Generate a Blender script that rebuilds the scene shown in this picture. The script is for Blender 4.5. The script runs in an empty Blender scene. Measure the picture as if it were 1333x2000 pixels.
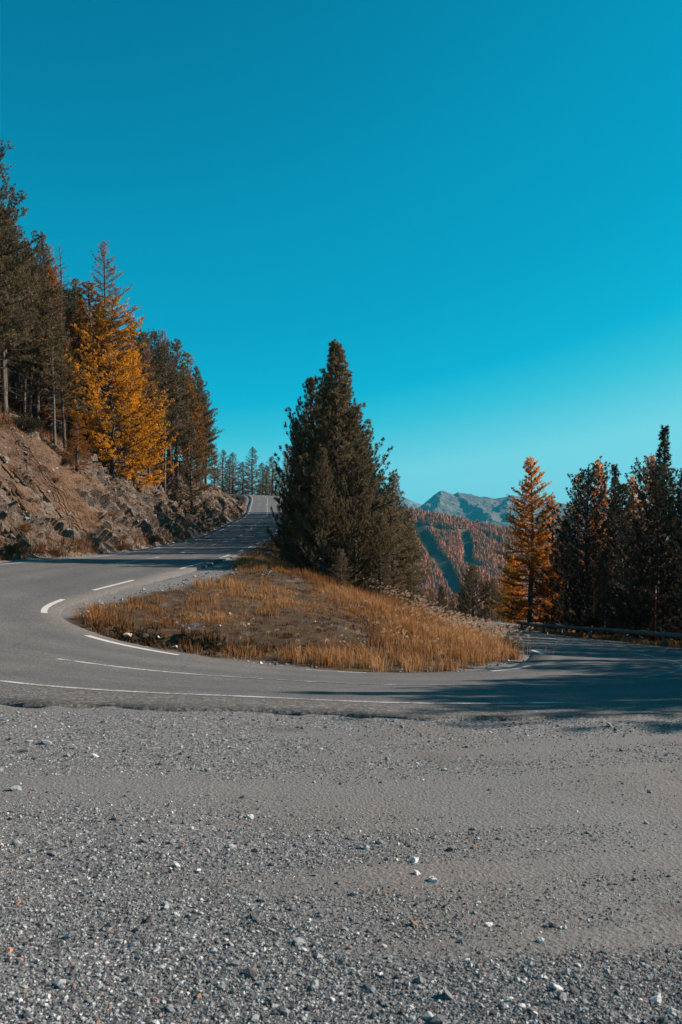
import bpy, math, random
import numpy as np
from mathutils import Vector

S = bpy.context.scene
COL = S.collection
F, CX, HY, CH = 1600.0, 666.5, 1120.0, 1.7        # focal length (px of a 2000 px high frame), principal column, horizon row, eye height
rad = math.radians

# ------------------------------------------------------------------ camera
cam_d = bpy.data.cameras.new('camera'); cam = bpy.data.objects.new('camera', cam_d); COL.objects.link(cam)
cam.location = (0, 0, CH); cam.rotation_euler = (rad(90), 0, 0)
cam_d.sensor_fit = 'VERTICAL'; cam_d.sensor_height = 36; cam_d.lens = F / 2000 * 36
cam_d.shift_y = (HY - 1000) / 2000
cam_d.clip_start = 0.1; cam_d.clip_end = 40000
cam_d.dof.use_dof = True; cam_d.dof.focus_distance = 26; cam_d.dof.aperture_fstop = 5.0
S.camera = cam

# ------------------------------------------------------------------ sky, sun, exposure
SUN_EL, SUN_AZ = 31.0, 11.0                        # azimuth counted from +X (right of the view) towards +Y (ahead)
W = bpy.data.worlds.new('World'); S.world = W; W.use_nodes = True
nt = W.node_tree; nt.nodes.clear()
wo = nt.nodes.new('ShaderNodeOutputWorld'); bg = nt.nodes.new('ShaderNodeBackground')
sky = nt.nodes.new('ShaderNodeTexSky'); sky.sky_type = 'NISHITA'; sky.sun_disc = False
sky.sun_elevation = rad(SUN_EL); sky.sun_rotation = rad(90 - SUN_AZ)
sky.altitude = 2000; sky.air_density = 1.0; sky.dust_density = 0.6; sky.ozone_density = 1.0
# colour grade of the clear autumn sky: brightness of the sky model -> teal
sep = nt.nodes.new('ShaderNodeSeparateColor'); mul = nt.nodes.new('ShaderNodeMath'); mul.operation = 'MULTIPLY'; mul.inputs[1].default_value = 0.085
rmp = nt.nodes.new('ShaderNodeValToRGB'); sc10 = nt.nodes.new('ShaderNodeVectorMath'); sc10.operation = 'SCALE'; sc10.inputs['Scale'].default_value = 7.85
_st = [(0.05, (0, .060, .115)), (0.115, (0, .118, .222)), (0.16, (0, .190, .322)), (0.205, (0, .234, .381)), (0.26, (.001, .304, .454)), (0.30, (.030, .380, .490)), (0.38, (.150, .500, .570)), (0.65, (.24, .56, .62))]
while len(rmp.color_ramp.elements) < len(_st): rmp.color_ramp.elements.new(0.5)
for _e, (_p, _c) in zip(rmp.color_ramp.elements, _st): _e.position = _p; _e.color = (*_c, 1)
nt.links.new(sky.outputs[0], sep.inputs[0]); nt.links.new(sep.outputs[1], mul.inputs[0]); nt.links.new(mul.outputs[0], rmp.inputs[0])
nt.links.new(rmp.outputs[0], sc10.inputs[0]); nt.links.new(sc10.outputs[0], bg.inputs[0]); nt.links.new(bg.outputs[0], wo.inputs[0])
bg.inputs[1].default_value = 0.1
sd = bpy.data.lights.new('sun', 'SUN'); sd.energy = 5.0; sd.angle = rad(0.5); sd.color = (1.0, 0.83, 0.70)
sun = bpy.data.objects.new('sun', sd); COL.objects.link(sun)
sv = Vector((math.cos(rad(SUN_EL)) * math.cos(rad(SUN_AZ)), math.cos(rad(SUN_EL)) * math.sin(rad(SUN_AZ)), math.sin(rad(SUN_EL))))
sun.rotation_euler = sv.to_track_quat('Z', 'Y').to_euler(); sun.location = (40, 10, 40)
S.view_settings.view_transform = 'Standard'; S.view_settings.look = 'None'
S.view_settings.exposure = 0.95; S.view_settings.gamma = 1
S.cycles.max_bounces = 5; S.cycles.diffuse_bounces = 3; S.cycles.glossy_bounces = 2
S.cycles.transmission_bounces = 2; S.cycles.transparent_max_bounces = 4; S.cycles.volume_bounces = 0
S.cycles.sample_clamp_indirect = 4

# ------------------------------------------------------------------ helpers: noise, meshes, tags
def _h(ix, iy, iz, seed):
    h = (ix.astype(np.int64) * 374761393 + iy.astype(np.int64) * 668265263 + iz.astype(np.int64) * 2147483647 + seed * 974634541) & 0xffffffff
    h = ((h ^ (h >> 13)) * 1274126177) & 0xffffffff
    h = ((h ^ (h >> 16)) * 2246822519) & 0xffffffff
    return ((h ^ (h >> 15)) & 0xffffff) / float(0xffffff)
def vnoise(p, seed=0):
    i = np.floor(p).astype(np.int64); f = p - i; f = f * f * (3 - 2 * f)
    r = 0
    for dx in (0, 1):
        wx = f[:, 0] if dx else 1 - f[:, 0]
        for dy in (0, 1):
            wy = f[:, 1] if dy else 1 - f[:, 1]
            for dz in (0, 1):
                wz = f[:, 2] if dz else 1 - f[:, 2]
                r = r + wx * wy * wz * _h(i[:, 0] + dx, i[:, 1] + dy, i[:, 2] + dz, seed)
    return r * 2 - 1
def fbm(p, oct=4, seed=0, gain=0.5, ridged=False):
    r, a, t = 0, 1.0, 0
    for o in range(oct):
        n = vnoise(p * (2.03 ** o) + 17.3 * o, seed + o)
        r = r + a * ((1 - 2 * np.abs(n)) if ridged else n); t += a; a *= gain
    return r / t
def facets(p, seed=0):
    """broken-rock relief: every jittered cell is a tilted plane; returns (height, distance to cell border)"""
    i = np.floor(p).astype(np.int64)
    b1 = np.full(len(p), 9e9); b2 = b1.copy(); hh = np.zeros(len(p))
    for dx in (-1, 0, 1):
        for dy in (-1, 0, 1):
            for dz in (-1, 0, 1):
                c = i + np.array([dx, dy, dz])
                j = np.stack([_h(c[:, 0], c[:, 1], c[:, 2], seed + k) for k in range(3)], 1)
                d = p - (c + j); q = (d * d).sum(1)
                til = np.stack([_h(c[:, 0], c[:, 1], c[:, 2], seed + 5 + k) - 0.5 for k in range(4)], 1)
                v = til[:, 3] + (d * til[:, :3]).sum(1) * 1.3
                m = q < b1
                b2 = np.where(m, b1, np.minimum(b2, q)); hh = np.where(m, v, hh); b1 = np.where(m, q, b1)
    return hh, np.sqrt(b2) - np.sqrt(b1)
def sstep(a, b, x):
    t = np.clip((x - a) / (b - a), 0, 1); return t * t * (3 - 2 * t)

def np_mesh(name, v, f, mats, attrs=None, smooth=False, parent=None, uv=None, mat_idx=None):
    """one mesh object from arrays; f is (M,3) or (M,4)"""
    v = np.asarray(v, np.float32); f = np.asarray(f, np.int32); k = f.shape[1]
    me = bpy.data.meshes.new(name)
    me.vertices.add(len(v)); me.vertices.foreach_set('co', v.ravel())
    me.loops.add(f.size); me.loops.foreach_set('vertex_index', f.ravel())
    me.polygons.add(len(f)); me.polygons.foreach_set('loop_start', np.arange(0, f.size, k, dtype=np.int32))
    me.polygons.foreach_set('use_smooth', np.full(len(f), smooth, bool))
    if not isinstance(mats, (list, tuple)): mats = [mats]
    for m in mats: me.materials.append(m)
    if mat_idx is not None: me.polygons.foreach_set('material_index', np.asarray(mat_idx, np.int32))
    for n, a in (attrs or {}).items():
        a = np.asarray(a, np.float32)
        if a.ndim == 1:
            at = me.attributes.new(n, 'FLOAT', 'POINT'); at.data.foreach_set('value', a)
        else:
            at = me.attributes.new(n, 'FLOAT_COLOR', 'POINT')
            at.data.foreach_set('color', np.concatenate([a, np.ones((len(a), 1), np.float32)], 1).ravel())
    if uv is not None:
        l = me.uv_layers.new(name='UVMap'); l.data.foreach_set('uv', np.asarray(uv, np.float32)[f.ravel()].ravel())
    me.update(calc_edges=True); me.validate()
    o = bpy.data.objects.new(name, me); COL.objects.link(o)
    if parent is not None: o.parent = parent
    return o
def grid_faces(n, m):
    a = (np.arange(n - 1)[:, None] * m + np.arange(m - 1)[None]).ravel()
    return np.stack([a, a + 1, a + m + 1, a + m], 1)
def tag(o, label=None, cat=None, group=None, kind=None):
    if label: o['label'] = label
    if cat: o['category'] = cat
    if group: o['group'] = group
    if kind: o['kind'] = kind
    return o
def empty(name, loc=(0, 0, 0), rz=0.0):
    o = bpy.data.objects.new(name, None); COL.objects.link(o); o.location = loc; o.rotation_euler = (0, 0, rz); o.empty_display_size = 0.3
    return o
class MB:
    """collects tubes into one mesh"""
    def __init__(s): s.v = []; s.f = []; s.n = 0
    def add(s, v, f): s.v.append(np.asarray(v, float)); s.f.append(np.asarray(f, int) + s.n); s.n += len(v)
    def tube(s, pts, rs, k=6, cap=True):
        pts = np.asarray(pts, float); n = len(pts); rs = np.broadcast_to(np.asarray(rs, float), (n,))
        t = np.gradient(pts, axis=0); t /= np.linalg.norm(t, axis=1)[:, None] + 1e-9
        ref = np.where(np.abs(t[:, 2:3]) > 0.8, np.array([[1.0, 0, 0]]), np.array([[0, 0, 1.0]]))
        a = np.cross(t, ref); a /= np.linalg.norm(a, axis=1)[:, None] + 1e-9
        b = np.cross(t, a); an = np.arange(k) * 2 * np.pi / k
        ring = pts[:, None] + rs[:, None, None] * (a[:, None] * np.cos(an)[None, :, None] + b[:, None] * np.sin(an)[None, :, None])
        v = ring.reshape(-1, 3); i = np.arange(n - 1)[:, None] * k; j = np.arange(k)[None]; j2 = (j + 1) % k
        f = np.stack([i + j, i + j2, i + k + j2, i + k + j], 2).reshape(-1, 4)
        if cap:
            v = np.concatenate([v, pts[:1], pts[-1:]]); c0, c1 = n * k, n * k + 1; jj = np.arange(k); jn = (jj + 1) % k
            f = np.concatenate([f, np.stack([jn, jj, np.full(k, c0), np.full(k, c0)], 1), np.stack([(n - 1) * k + jj, (n - 1) * k + jn, np.full(k, c1), np.full(k, c1)], 1)])
        s.add(v, f)
    def build(s, name, mat, parent=None, smooth=True):
        v = np.concatenate(s.v); f = np.concatenate(s.f)
        me = bpy.data.meshes.new(name)
        me.from_pydata(v.tolist(), [], [tuple(dict.fromkeys(q)) for q in f.tolist()])
        me.polygons.foreach_set('use_smooth', np.full(len(me.polygons), smooth, bool)); me.materials.append(mat); me.update()
        o = bpy.data.objects.new(name, me); COL.objects.link(o)
        if parent is not None: o.parent = parent
        return o

# ------------------------------------------------------------------ materials
class NT:
    def __init__(s, name):
        s.m = bpy.data.materials.new(name); s.m.use_nodes = True; s.t = s.m.node_tree
        s.b = s.t.nodes['Principled BSDF']; s.out = s.t.nodes['Material Output']
        s.b.inputs['Specular IOR Level'].default_value = 0.25
    def n(s, typ, **k):
        nd = s.t.nodes.new(typ)
        for a, v in k.items(): setattr(nd, a, v)
        return nd
    def l(s, a, b): s.t.links.new(a, b)
    def pos(s): return s.n('ShaderNodeNewGeometry').outputs['Position']
    def objc(s): return s.n('ShaderNodeTexCoord').outputs['Object']
    def mapv(s, vec, scale=(1, 1, 1), rot=(0, 0, 0)):
        m = s.n('ShaderNodeMapping'); m.inputs['Scale'].default_value = scale; m.inputs['Rotation'].default_value = rot; s.l(vec, m.inputs[0]); return m.outputs[0]
    def noise(s, vec, scale, detail=4, rough=0.6):
        m = s.n('ShaderNodeTexNoise'); m.inputs['Scale'].default_value = scale; m.inputs['Detail'].default_value = detail; m.inputs['Roughness'].default_value = rough
        s.l(vec, m.inputs['Vector']); return m.outputs[0]
    def voro(s, vec, scale, out='Distance', feature='F1'):
        m = s.n('ShaderNodeTexVoronoi', feature=feature); m.inputs['Scale'].default_value = scale; s.l(vec, m.inputs['Vector']); return m.outputs[out]
    def attr(s, name, out='Fac'): return s.n('ShaderNodeAttribute', attribute_name=name).outputs[out]
    def ramp(s, fac, stops, interp='LINEAR'):
        r = s.n('ShaderNodeValToRGB'); r.color_ramp.interpolation = interp; e = r.color_ramp.elements
        while len(e) < len(stops): e.new(0.5)
        for q, (p, c) in zip(e, stops):
            q.position = p; q.color = (c, c, c, 1) if isinstance(c, (int, float)) else (*c, 1)
        s.l(fac, r.inputs[0]); return r.outputs[0]
    def mix(s, fac, a, b, mode='MIX'):
        m = s.n('ShaderNodeMix', data_type='RGBA', blend_type=mode)
        for si, v in ((0, fac), (6, a), (7, b)):
            sock = m.inputs[si]
            if isinstance(v, (int, float)): sock.default_value = v if si == 0 else (v, v, v, 1)
            elif isinstance(v, tuple): sock.default_value = (*v, 1)
            else: s.l(v, sock)
        return m.outputs[2]
    def math(s, op, a, b=0.0, clamp=False):
        m = s.n('ShaderNodeMath', operation=op, use_clamp=clamp)
        for i, v in enumerate((a, b)):
            if isinstance(v, (int, float)): m.inputs[i].default_value = v
            else: s.l(v, m.inputs[i])
        return m.outputs[0]
    def bump(s, h, dist, strength=1.0, prev=None):
        m = s.n('ShaderNodeBump'); m.inputs['Distance'].default_value = dist; m.inputs['Strength'].default_value = strength; s.l(h, m.inputs['Height'])
        if prev is not None: s.l(prev, m.inputs['Normal'])
        return m.outputs[0]
    def done(s, col, rough=0.9, normal=None):
        if isinstance(col, tuple): s.b.inputs['Base Color'].default_value = (*col, 1)
        else: s.l(col, s.b.inputs['Base Color'])
        if isinstance(rough, (int, float)): s.b.inputs['Roughness'].default_value = rough
        else: s.l(rough, s.b.inputs['Roughness'])
        if normal is not None: s.l(normal, s.b.inputs['Normal'])
        return s.m
    def thin(s, col, fac=0.35):
        """leaf: part of the light passes through"""
        tr = s.n('ShaderNodeBsdfTranslucent'); s.l(col, tr.inputs[0]); mx = s.n('ShaderNodeMixShader'); mx.inputs[0].default_value = fac
        s.l(s.b.outputs[0], mx.inputs[1]); s.l(tr.outputs[0], mx.inputs[2]); s.l(mx.outputs[0], s.out.inputs[0])

def leaf_mat(name, dark, light, fac=0.3, mid=None):
    t = NT(name); c = t.ramp(t.attr('tone'), [(0.0, dark), (1.0, light)] if mid is None else [(0.0, dark), (0.5, mid), (1.0, light)])
    r = t.n('ShaderNodeObjectInfo').outputs['Random']
    c = t.mix(1.0, c, t.ramp(r, [(0, 0.78), (1, 1.18)]), 'MULTIPLY')
    t.done(c, 0.75); t.thin(c, fac); return t.m
M = {}
M['pine'] = leaf_mat('pine_needles', (0.040, 0.034, 0.018), (0.235, 0.165, 0.082), 0.38)
M['darkpine'] = leaf_mat('dark_pine_needles', (0.022, 0.022, 0.014), (0.090, 0.072, 0.042), 0.24)
M['gold'] = leaf_mat('golden_larch_needles', (0.22, 0.080, 0.006), (0.97, 0.455, 0.012), 0.42)
M['amber'] = leaf_mat('amber_larch_needles', (0.24, 0.075, 0.010), (0.95, 0.37, 0.024), 0.48)
M['dull'] = leaf_mat('dull_larch_needles', (0.12, 0.045, 0.012), (0.52, 0.20, 0.026), 0.4)
M['rust'] = leaf_mat('rust_larch_twigs', (0.17, 0.075, 0.050), (0.46, 0.20, 0.125), 0.3)
M['deadtwig'] = leaf_mat('dead_twigs', (0.05, 0.04, 0.035), (0.13, 0.10, 0.085), 0.0)
M['shrub'] = leaf_mat('dry_shrub_leaves', (0.10, 0.045, 0.018), (0.30, 0.15, 0.06), 0.3)
M['juniper'] = leaf_mat('juniper_leaves', (0.022, 0.02, 0.011), (0.07, 0.058, 0.028), 0.2)
M['grass'] = leaf_mat('dry_grass_blades', (0.085, 0.045, 0.020), (0.58, 0.36, 0.18), 0.4, (0.34, 0.150, 0.046))
M['plume'] = leaf_mat('pale_grass_plumes', (0.34, 0.21, 0.125), (0.66, 0.48, 0.33), 0.4)

t = NT('bark'); p = t.objc(); h = t.noise(t.mapv(p, (9, 9, 1.6)), 1.5, 5, 0.7)
M['bark'] = t.done(t.ramp(h, [(0.3, (0.030, 0.022, 0.018)), (0.7, (0.16, 0.125, 0.105))]), 0.95, t.bump(h, 0.04))
t = NT('pale_bark'); p = t.objc(); h = t.noise(t.mapv(p, (9, 9, 1.2)), 1.5, 5, 0.7)
M['palebark'] = t.done(t.ramp(h, [(0.3, (0.04, 0.034, 0.03)), (0.7, (0.20, 0.165, 0.14))]), 0.95, t.bump(h, 0.04))
t = NT('grey_log_wood'); p = t.objc(); h = t.noise(t.mapv(p, (14, 0.8, 14)), 1.5, 5, 0.65)
M['log'] = t.done(t.ramp(h, [(0.25, (0.06, 0.057, 0.055)), (0.75, (0.20, 0.195, 0.19))]), 0.85, t.bump(h, 0.02))
t = NT('concrete'); p = t.objc(); h = t.noise(p, 9, 6, 0.7)
M['concrete'] = t.done(t.ramp(h, [(0.25, (0.26, 0.25, 0.24)), (0.75, (0.5, 0.49, 0.47))]), 0.9, t.bump(h, 0.01))
t = NT('red_paint'); M['red'] = t.done(t.ramp(t.noise(t.objc(), 6, 3), [(0.3, (0.30, 0.02, 0.012)), (0.7, (0.55, 0.05, 0.03))]), 0.5)

# ------------------------------------------------------------------ road: pairs of (inner line, outer line) stations from the left arm round the hairpin to the right arm
def px2(px, py, Y): return (px - CX) / F * Y, Y, CH - (py - HY) / F * Y
ST = [  # inner xyz, outer xyz
    ((-47, 227, 23.0), (-49, 220.5, 23.0)),
    ((-31, 220, 22.5), (-34, 214, 22.5)),
    ((-19.8, 205, 21.2), (-25.3, 201, 21.2)),
    ((-13.4, 181, 18.5), (-19.6, 179, 18.5)),
    ((-10.6, 150, 13.9), (-16.4, 149, 13.8)),
    ((-8.2, 124, 10.6), (-14.2, 124, 10.5)),
    ((-7.3, 102, 8.0), (-13.3, 102, 8.0)),
    ((-6.5, 78, 5.35), (-12.5, 78, 5.3)),
    ((-6.1, 58, 3.72), (-12.0, 58, 3.7)),
    ((-5.8, 42, 2.62), (-11.9, 43, 2.68)),
    ((-6.15, 33.5, 2.0), (-12.5, 36.5, 2.33)),
    ((-7.1, 27.5, 1.44), (-13.4, 31.5, 2.02)),
    ((-8.05, 24, 0.97), (-14.6, 26.5, 1.65)),
    ((-7.75, 21.4, 0.66), (-14.4, 20.6, 1.2)),
    ((-5.95, 19.1, 0.26), (-10.9, 14.8, 0.6)),
    ((-3.58, 17.9, -0.08), (-5.2, 12.1, 0.13)),
    ((-0.75, 17.7, -0.38), (-1.0, 11.4, -0.03)),
    ((1.6, 17.9, -0.49), (2.2, 11.2, -0.08)),
    ((3.96, 19.1, -0.54), (7.2, 13.0, -0.22)),
    ((5.35, 21.6, -0.56), (11.2, 18.0, -0.55)),
    ((6.0, 25.0, -0.70), (12.6, 24.3, -0.88)),
    ((6.15, 30, -0.86), (12.7, 30.3, -1.15)),
    ((6.45, 38, -1.13), (12.9, 38.5, -1.52)),
    ((6.9, 48, -1.65), (13.0, 48.5, -2.0)),
    ((7.6, 60, -2.35), (13.2, 60.5, -2.5)),
    ((9.0, 75, -2.75), (14.6, 75, -2.85)),
    ((11.0, 95, -3.9), (16.6, 94, -3.95)),
    ((13.5, 120, -6.4), (19.2, 118.5, -6.4)),
    ((18.5, 150, -10.2), (24.0, 147, -10.2)),
    ((27, 180, -14.5), (32, 176, -14.5)),
]
SI = np.array([a for a, b in ST], float); SO = np.array([b for a, b in ST], float)
def catmull(P, u):
    n = len(P); i = np.clip(np.floor(u).astype(int), 0, n - 2); f = (u - i)[:, None]
    g = lambda k: P[np.clip(k, 0, n - 1)]
    p0, p1, p2, p3 = g(i - 1), g(i), g(i + 1), g(i + 2)
    return 0.5 * (2 * p1 + (p2 - p0) * f + (2 * p0 - 5 * p1 + 4 * p2 - p3) * f ** 2 + (3 * p1 - p0 - 3 * p2 + p3) * f ** 3)
# resample to even arc length of the centre line
_u = np.linspace(0, len(ST) - 1, 6000); _c = (catmull(SI, _u) + catmull(SO, _u)) / 2
_s = np.concatenate([[0], np.cumsum(np.linalg.norm(np.diff(_c, axis=0), axis=1))])
RN = int(_s[-1] / 0.25); RS = np.linspace(0, _s[-1], RN); RU = np.interp(RS, _s, _u)
RI, RO = catmull(SI, RU), catmull(SO, RU)
RW = np.linalg.norm(RO[:, :2] - RI[:, :2], axis=1)
RD = (RO - RI) / RW[:, None]                       # step of one metre across, from inner to outer
def road_pt(i, d): return RI[i] + RD[i] * np.asarray(d)[..., None]    # d metres from the inner line
def near(x, y, x0, y0, r): return np.exp(-((x - x0) ** 2 + (y - y0) ** 2) / r ** 2)
_n1 = fbm(np.stack([RS * 0.55, RS * 0, RS * 0], 1), 4, 3); _n2 = fbm(np.stack([RS * 0.8, RS * 0 + 9, RS * 0], 1), 4, 8)
mid_out = RO[:, :2]
bot = ((RO[:, 1] < 24) & (RS > 100)).astype(float); bot = np.convolve(bot, np.ones(24) / 24, 'same')
EXT_O = 0.55 + 1.15 * bot + (_n1 + .5 * fbm(np.stack([RS * 2.6, RS * 0 + 4, RS * 0], 1), 3, 12)) * (0.10 + 0.30 * bot)      # asphalt beyond the outer line, ragged towards the gravel pull-out
EXT_I = 0.40 + _n2 * 0.05
# ribbon
TC = 15
dd = np.linspace(0, 1, TC)[None] * (RW + EXT_I + EXT_O)[:, None] - EXT_I[:, None]
rv = RI[:, None] + RD[:, None] * dd[:, :, None]
sk_i = rv[:, :1] - RD[:, None] * 0.05 - np.array([0, 0, 0.16]); sk_o = rv[:, -1:] + RD[:, None] * 0.04 - np.array([0, 0, 0.16])
rv_all = np.concatenate([sk_i, rv, sk_o], 1).reshape(-1, 3)
tt = np.concatenate([dd[:, :1] - .05, dd, dd[:, -1:] + .05], 1) / RW[:, None]
ruv = np.stack([np.repeat(RS[:, None], TC + 2, 1), tt], 2).reshape(-1, 2)

t = NT('asphalt'); p = t.pos(); uvn = t.n('ShaderNodeUVMap').outputs[0]
sx = t.n('ShaderNodeSeparateXYZ'); t.l(uvn, sx.inputs[0]); tv = sx.outputs[1]
grain = t.voro(p, 85, 'Color'); gr = t.math('ADD', t.math('MULTIPLY', t.noise(p, 140, 2, 0.7), 0.5), t.math('MULTIPLY', t.noise(p, 38, 3, 0.8), 0.5))
big = t.noise(t.mapv(uvn, (0.12, 2.2, 1)), 1.6, 5, 0.6); med = t.noise(p, 0.7, 5, 0.65)
base = t.mix(t.ramp(med, [(0.3, 0.0), (0.7, 1.0)]), (0.098, 0.096, 0.095), (0.140, 0.136, 0.132))
base = t.mix(t.ramp(big, [(0.35, 0.0), (0.65, 0.55)]), base, (0.080, 0.080, 0.082))
# polished wheel paths in both lanes
def band(c, w): return t.ramp(t.math('ABSOLUTE', t.math('SUBTRACT', tv, c)), [(0.0, 1.0), (w, 0.0)], 'EASE')
wp = t.math('ADD', t.math('ADD', band(0.13, 0.09), band(0.36, 0.09)), t.math('ADD', band(0.64, 0.09), band(0.87, 0.09)))
base = t.mix(t.math('MULTIPLY', wp, 0.38, True), base, (0.072, 0.073, 0.076))
# dusty brown strip past the edge lines
dust = t.math('MAXIMUM', t.ramp(tv, [(0.0, 1.0), (0.035, 0.0)]), t.ramp(t.math('SUBTRACT', tv, 1.0), [(0.0, 0.0), (0.03, 1.0)]))
base = t.mix(t.math('MULTIPLY', dust, t.ramp(t.noise(p, 1.7, 4), [(0.3, 0.1), (0.65, 0.7)])), base, (0.102, 0.093, 0.085))
spk = t.n('ShaderNodeRGBToBW'); t.l(t.voro(p, 55, 'Color'), spk.inputs[0])
base = t.mix(1.0, base, t.ramp(spk.outputs[0], [(0.1, 0.55), (0.5, 1.0), (0.8, 1.25), (1.0, 2.0)]), 'MULTIPLY')
strip = t.ramp(t.math('SUBTRACT', tv, 1.0), [(0.03, 0.0), (0.05, 1.0)])
cs = t.n('ShaderNodeRGBToBW'); t.l(t.voro(p, 30, 'Color'), cs.inputs[0])
base = t.mix(strip, base, t.mix(1.0, base, t.ramp(cs.outputs[0], [(0.1, 0.45), (0.45, 0.95), (0.75, 1.35), (1.0, 2.2)]), 'MULTIPLY'))
joint = t.math('MULTIPLY', band(0.505, 0.006), t.ramp(t.noise(p, 0.5, 3), [(0.40, 0.0), (0.55, 0.6)]))
base = t.mix(joint, base, (0.03, 0.03, 0.032))
base = t.mix(1.0, base, t.ramp(gr, [(0.30, 0.45), (0.5, 1.0), (0.72, 1.6)]), 'MULTIPLY')
crk = t.voro(t.mix(0.12, p, t.n('ShaderNodeTexNoise').outputs[1]), 0.42, 'Distance', 'DISTANCE_TO_EDGE')
crk = t.math('MULTIPLY', t.ramp(crk, [(0.0, 1.0), (0.012, 0.0)]), t.ramp(t.noise(p, 0.35, 2), [(0.52, 0.0), (0.60, 0.5)]))
base = t.mix(crk, base, (0.03, 0.03, 0.03))
M['asphalt'] = t.done(base, 0.88, t.bump(gr, 0.012, 0.8))
road = np_mesh('road', rv_all, grid_faces(RN, TC + 2)[:, ::-1], M['asphalt'], smooth=True, uv=ruv)
tag(road, kind='structure')

# painted lines, children of the road
t = NT('white_road_paint'); p = t.pos(); w = t.noise(p, 26, 5, 0.75); w2 = t.noise(p, 3.0, 3, 0.6)
wear_shade = t.attr('wear_shade'); k = t.math('ADD', t.math('MULTIPLY', w, 0.65), t.math('MULTIPLY', w2, 0.35))
M['paint'] = t.done(t.mix(t.ramp(t.math('SUBTRACT', k, wear_shade), [(0.0, 0.0), (0.09, 1.0)]), (0.105, 0.102, 0.10), (0.46, 0.455, 0.44)), 0.7, t.bump(w, 0.004))
def line_strip(segs, off, w):
    V, Fc, A, n = [], [], [], 0
    for i0, i1, o, wear_shade in segs:
        i = np.arange(max(i0, 0), min(i1, RN - 1) + 1)
        if len(i) < 2: continue
        o = np.broadcast_to(np.asarray(off(i) if callable(off) else off, float) + o, (len(i),))
        a = RI[i] + RD[i] * (o - w / 2)[:, None]; b = RI[i] + RD[i] * (o + w / 2)[:, None]
        v = np.stack([a, b], 1).reshape(-1, 3); v[:, 2] += 0.006
        V.append(v); Fc.append(grid_faces(len(i), 2)[:, ::-1] + n); n += len(v); A.append(np.full(len(v), wear_shade))
    return np.concatenate(V), np.concatenate(Fc), np.concatenate(A)
def proj(p): return np.stack([CX + F * p[:, 0] / p[:, 1], HY - F * (p[:, 2] - CH) / p[:, 1]], 1)
def s_at(off, px, py, lo=0, hi=None):
    i = np.arange(lo, hi or RN); o = off(i) if callable(off) else np.full(len(i), off)
    q = proj(RI[i] + RD[i] * np.asarray(o)[:, None]); return int(i[np.argmin(((q - [px, py]) ** 2).sum(1))])
mid = lambda i: RW[i] * 0.5
outl = lambda i: RW[i]
iA = s_at(0.0, 263, 1133)
segs = []
for a, b, wr in (((263, 1133), (185, 1148), .12), ((123, 1170), (90, 1197), .12), ((168, 1241), (345, 1280), .26), ((600, 1308), (725, 1314), .46),
                 ((960, 1311), (1033, 1299), .40), ((1060, 1279), (1040, 1265), .15)):
    i0, i1 = sorted((s_at(0.0, *a), s_at(0.0, *b))); segs.append((i0, i1, 0, wr))
q = iA - 16
while q > 30: segs.append((q - 12, q, 0, 0.36)); q -= 26
q = s_at(0.0, 993, 1255) + 4
while q < RN - 30: segs.append((q, q + 12, 0, 0.25)); q += 26
v, f, a = line_strip(segs, 0.0, 0.17); np_mesh('edge_line', v, f, M['paint'], {'wear_shade': a}, parent=road)
segs = []
iB = s_at(mid, 45, 1125, 0, RN // 2); iC = s_at(mid, 157, 1110, 0, RN // 2)
segs += [(iB - 10, iB + 14, 0, .22), (iC - 7, iC + 5, 0, .22)]
q = iC - 24
while q > 30: segs.append((q - 12, q, 0, .38)); q -= 26
i0 = s_at(mid, 117, 1298); i1 = s_at(mid, 520, 1336); i2 = s_at(mid, 1000, 1335)
segs += [(i0, i1, 0, .455), (i1 + 1, i2, 0, .50)]
for a, b, wr in (((1250, 1316), (1286, 1298), .40), ((1280, 1291), (1232, 1274), .34), ((1200, 1269), (1150, 1263), .36)):
    j0, j1 = sorted((s_at(mid, *a), s_at(mid, *b))); segs.append((j0, j1, 0, wr + .09))  # worn dashes, dimmed further: the shadow over them is put into the paint
q = s_at(mid, 1114, 1257) + 4
while q < RN - 30: segs.append((q, q + 12, 0, .33)); q += 26
v, f, a = line_strip(segs, mid, 0.13); np_mesh('centre_line', v, f, M['paint'], {'wear_shade': a}, parent=road)
iD = s_at(outl, 530, 1362); iE = s_at(outl, 0, 1328, RN // 3)
iL = s_at(outl, 193, 1087, 0, RN // 2)
segs = [(iL - 30, iE, 0, .32), (iE, iD, 0, .44), (iD, iD + 14, 0, .45)]
q = iL - 44
while q > 30: segs.append((q - 14, q, 0, .36)); q -= 24
segs += [(iD + 90, RN - 20, 0, .42)]
v, f, a = line_strip(segs, outl, 0.13); np_mesh('edge_line', v, f, M['paint'], {'wear_shade': a}, parent=road)

# ------------------------------------------------------------------ ground: heights from control points along the road, the bank, the spur and the slopes
ctl = []
for i in range(0, RN, 14):
    e = 0.5
    ctl.append(RI[i] - RD[i] * e); ctl.append(RO[i] + RD[i] * 0.9)
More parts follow.
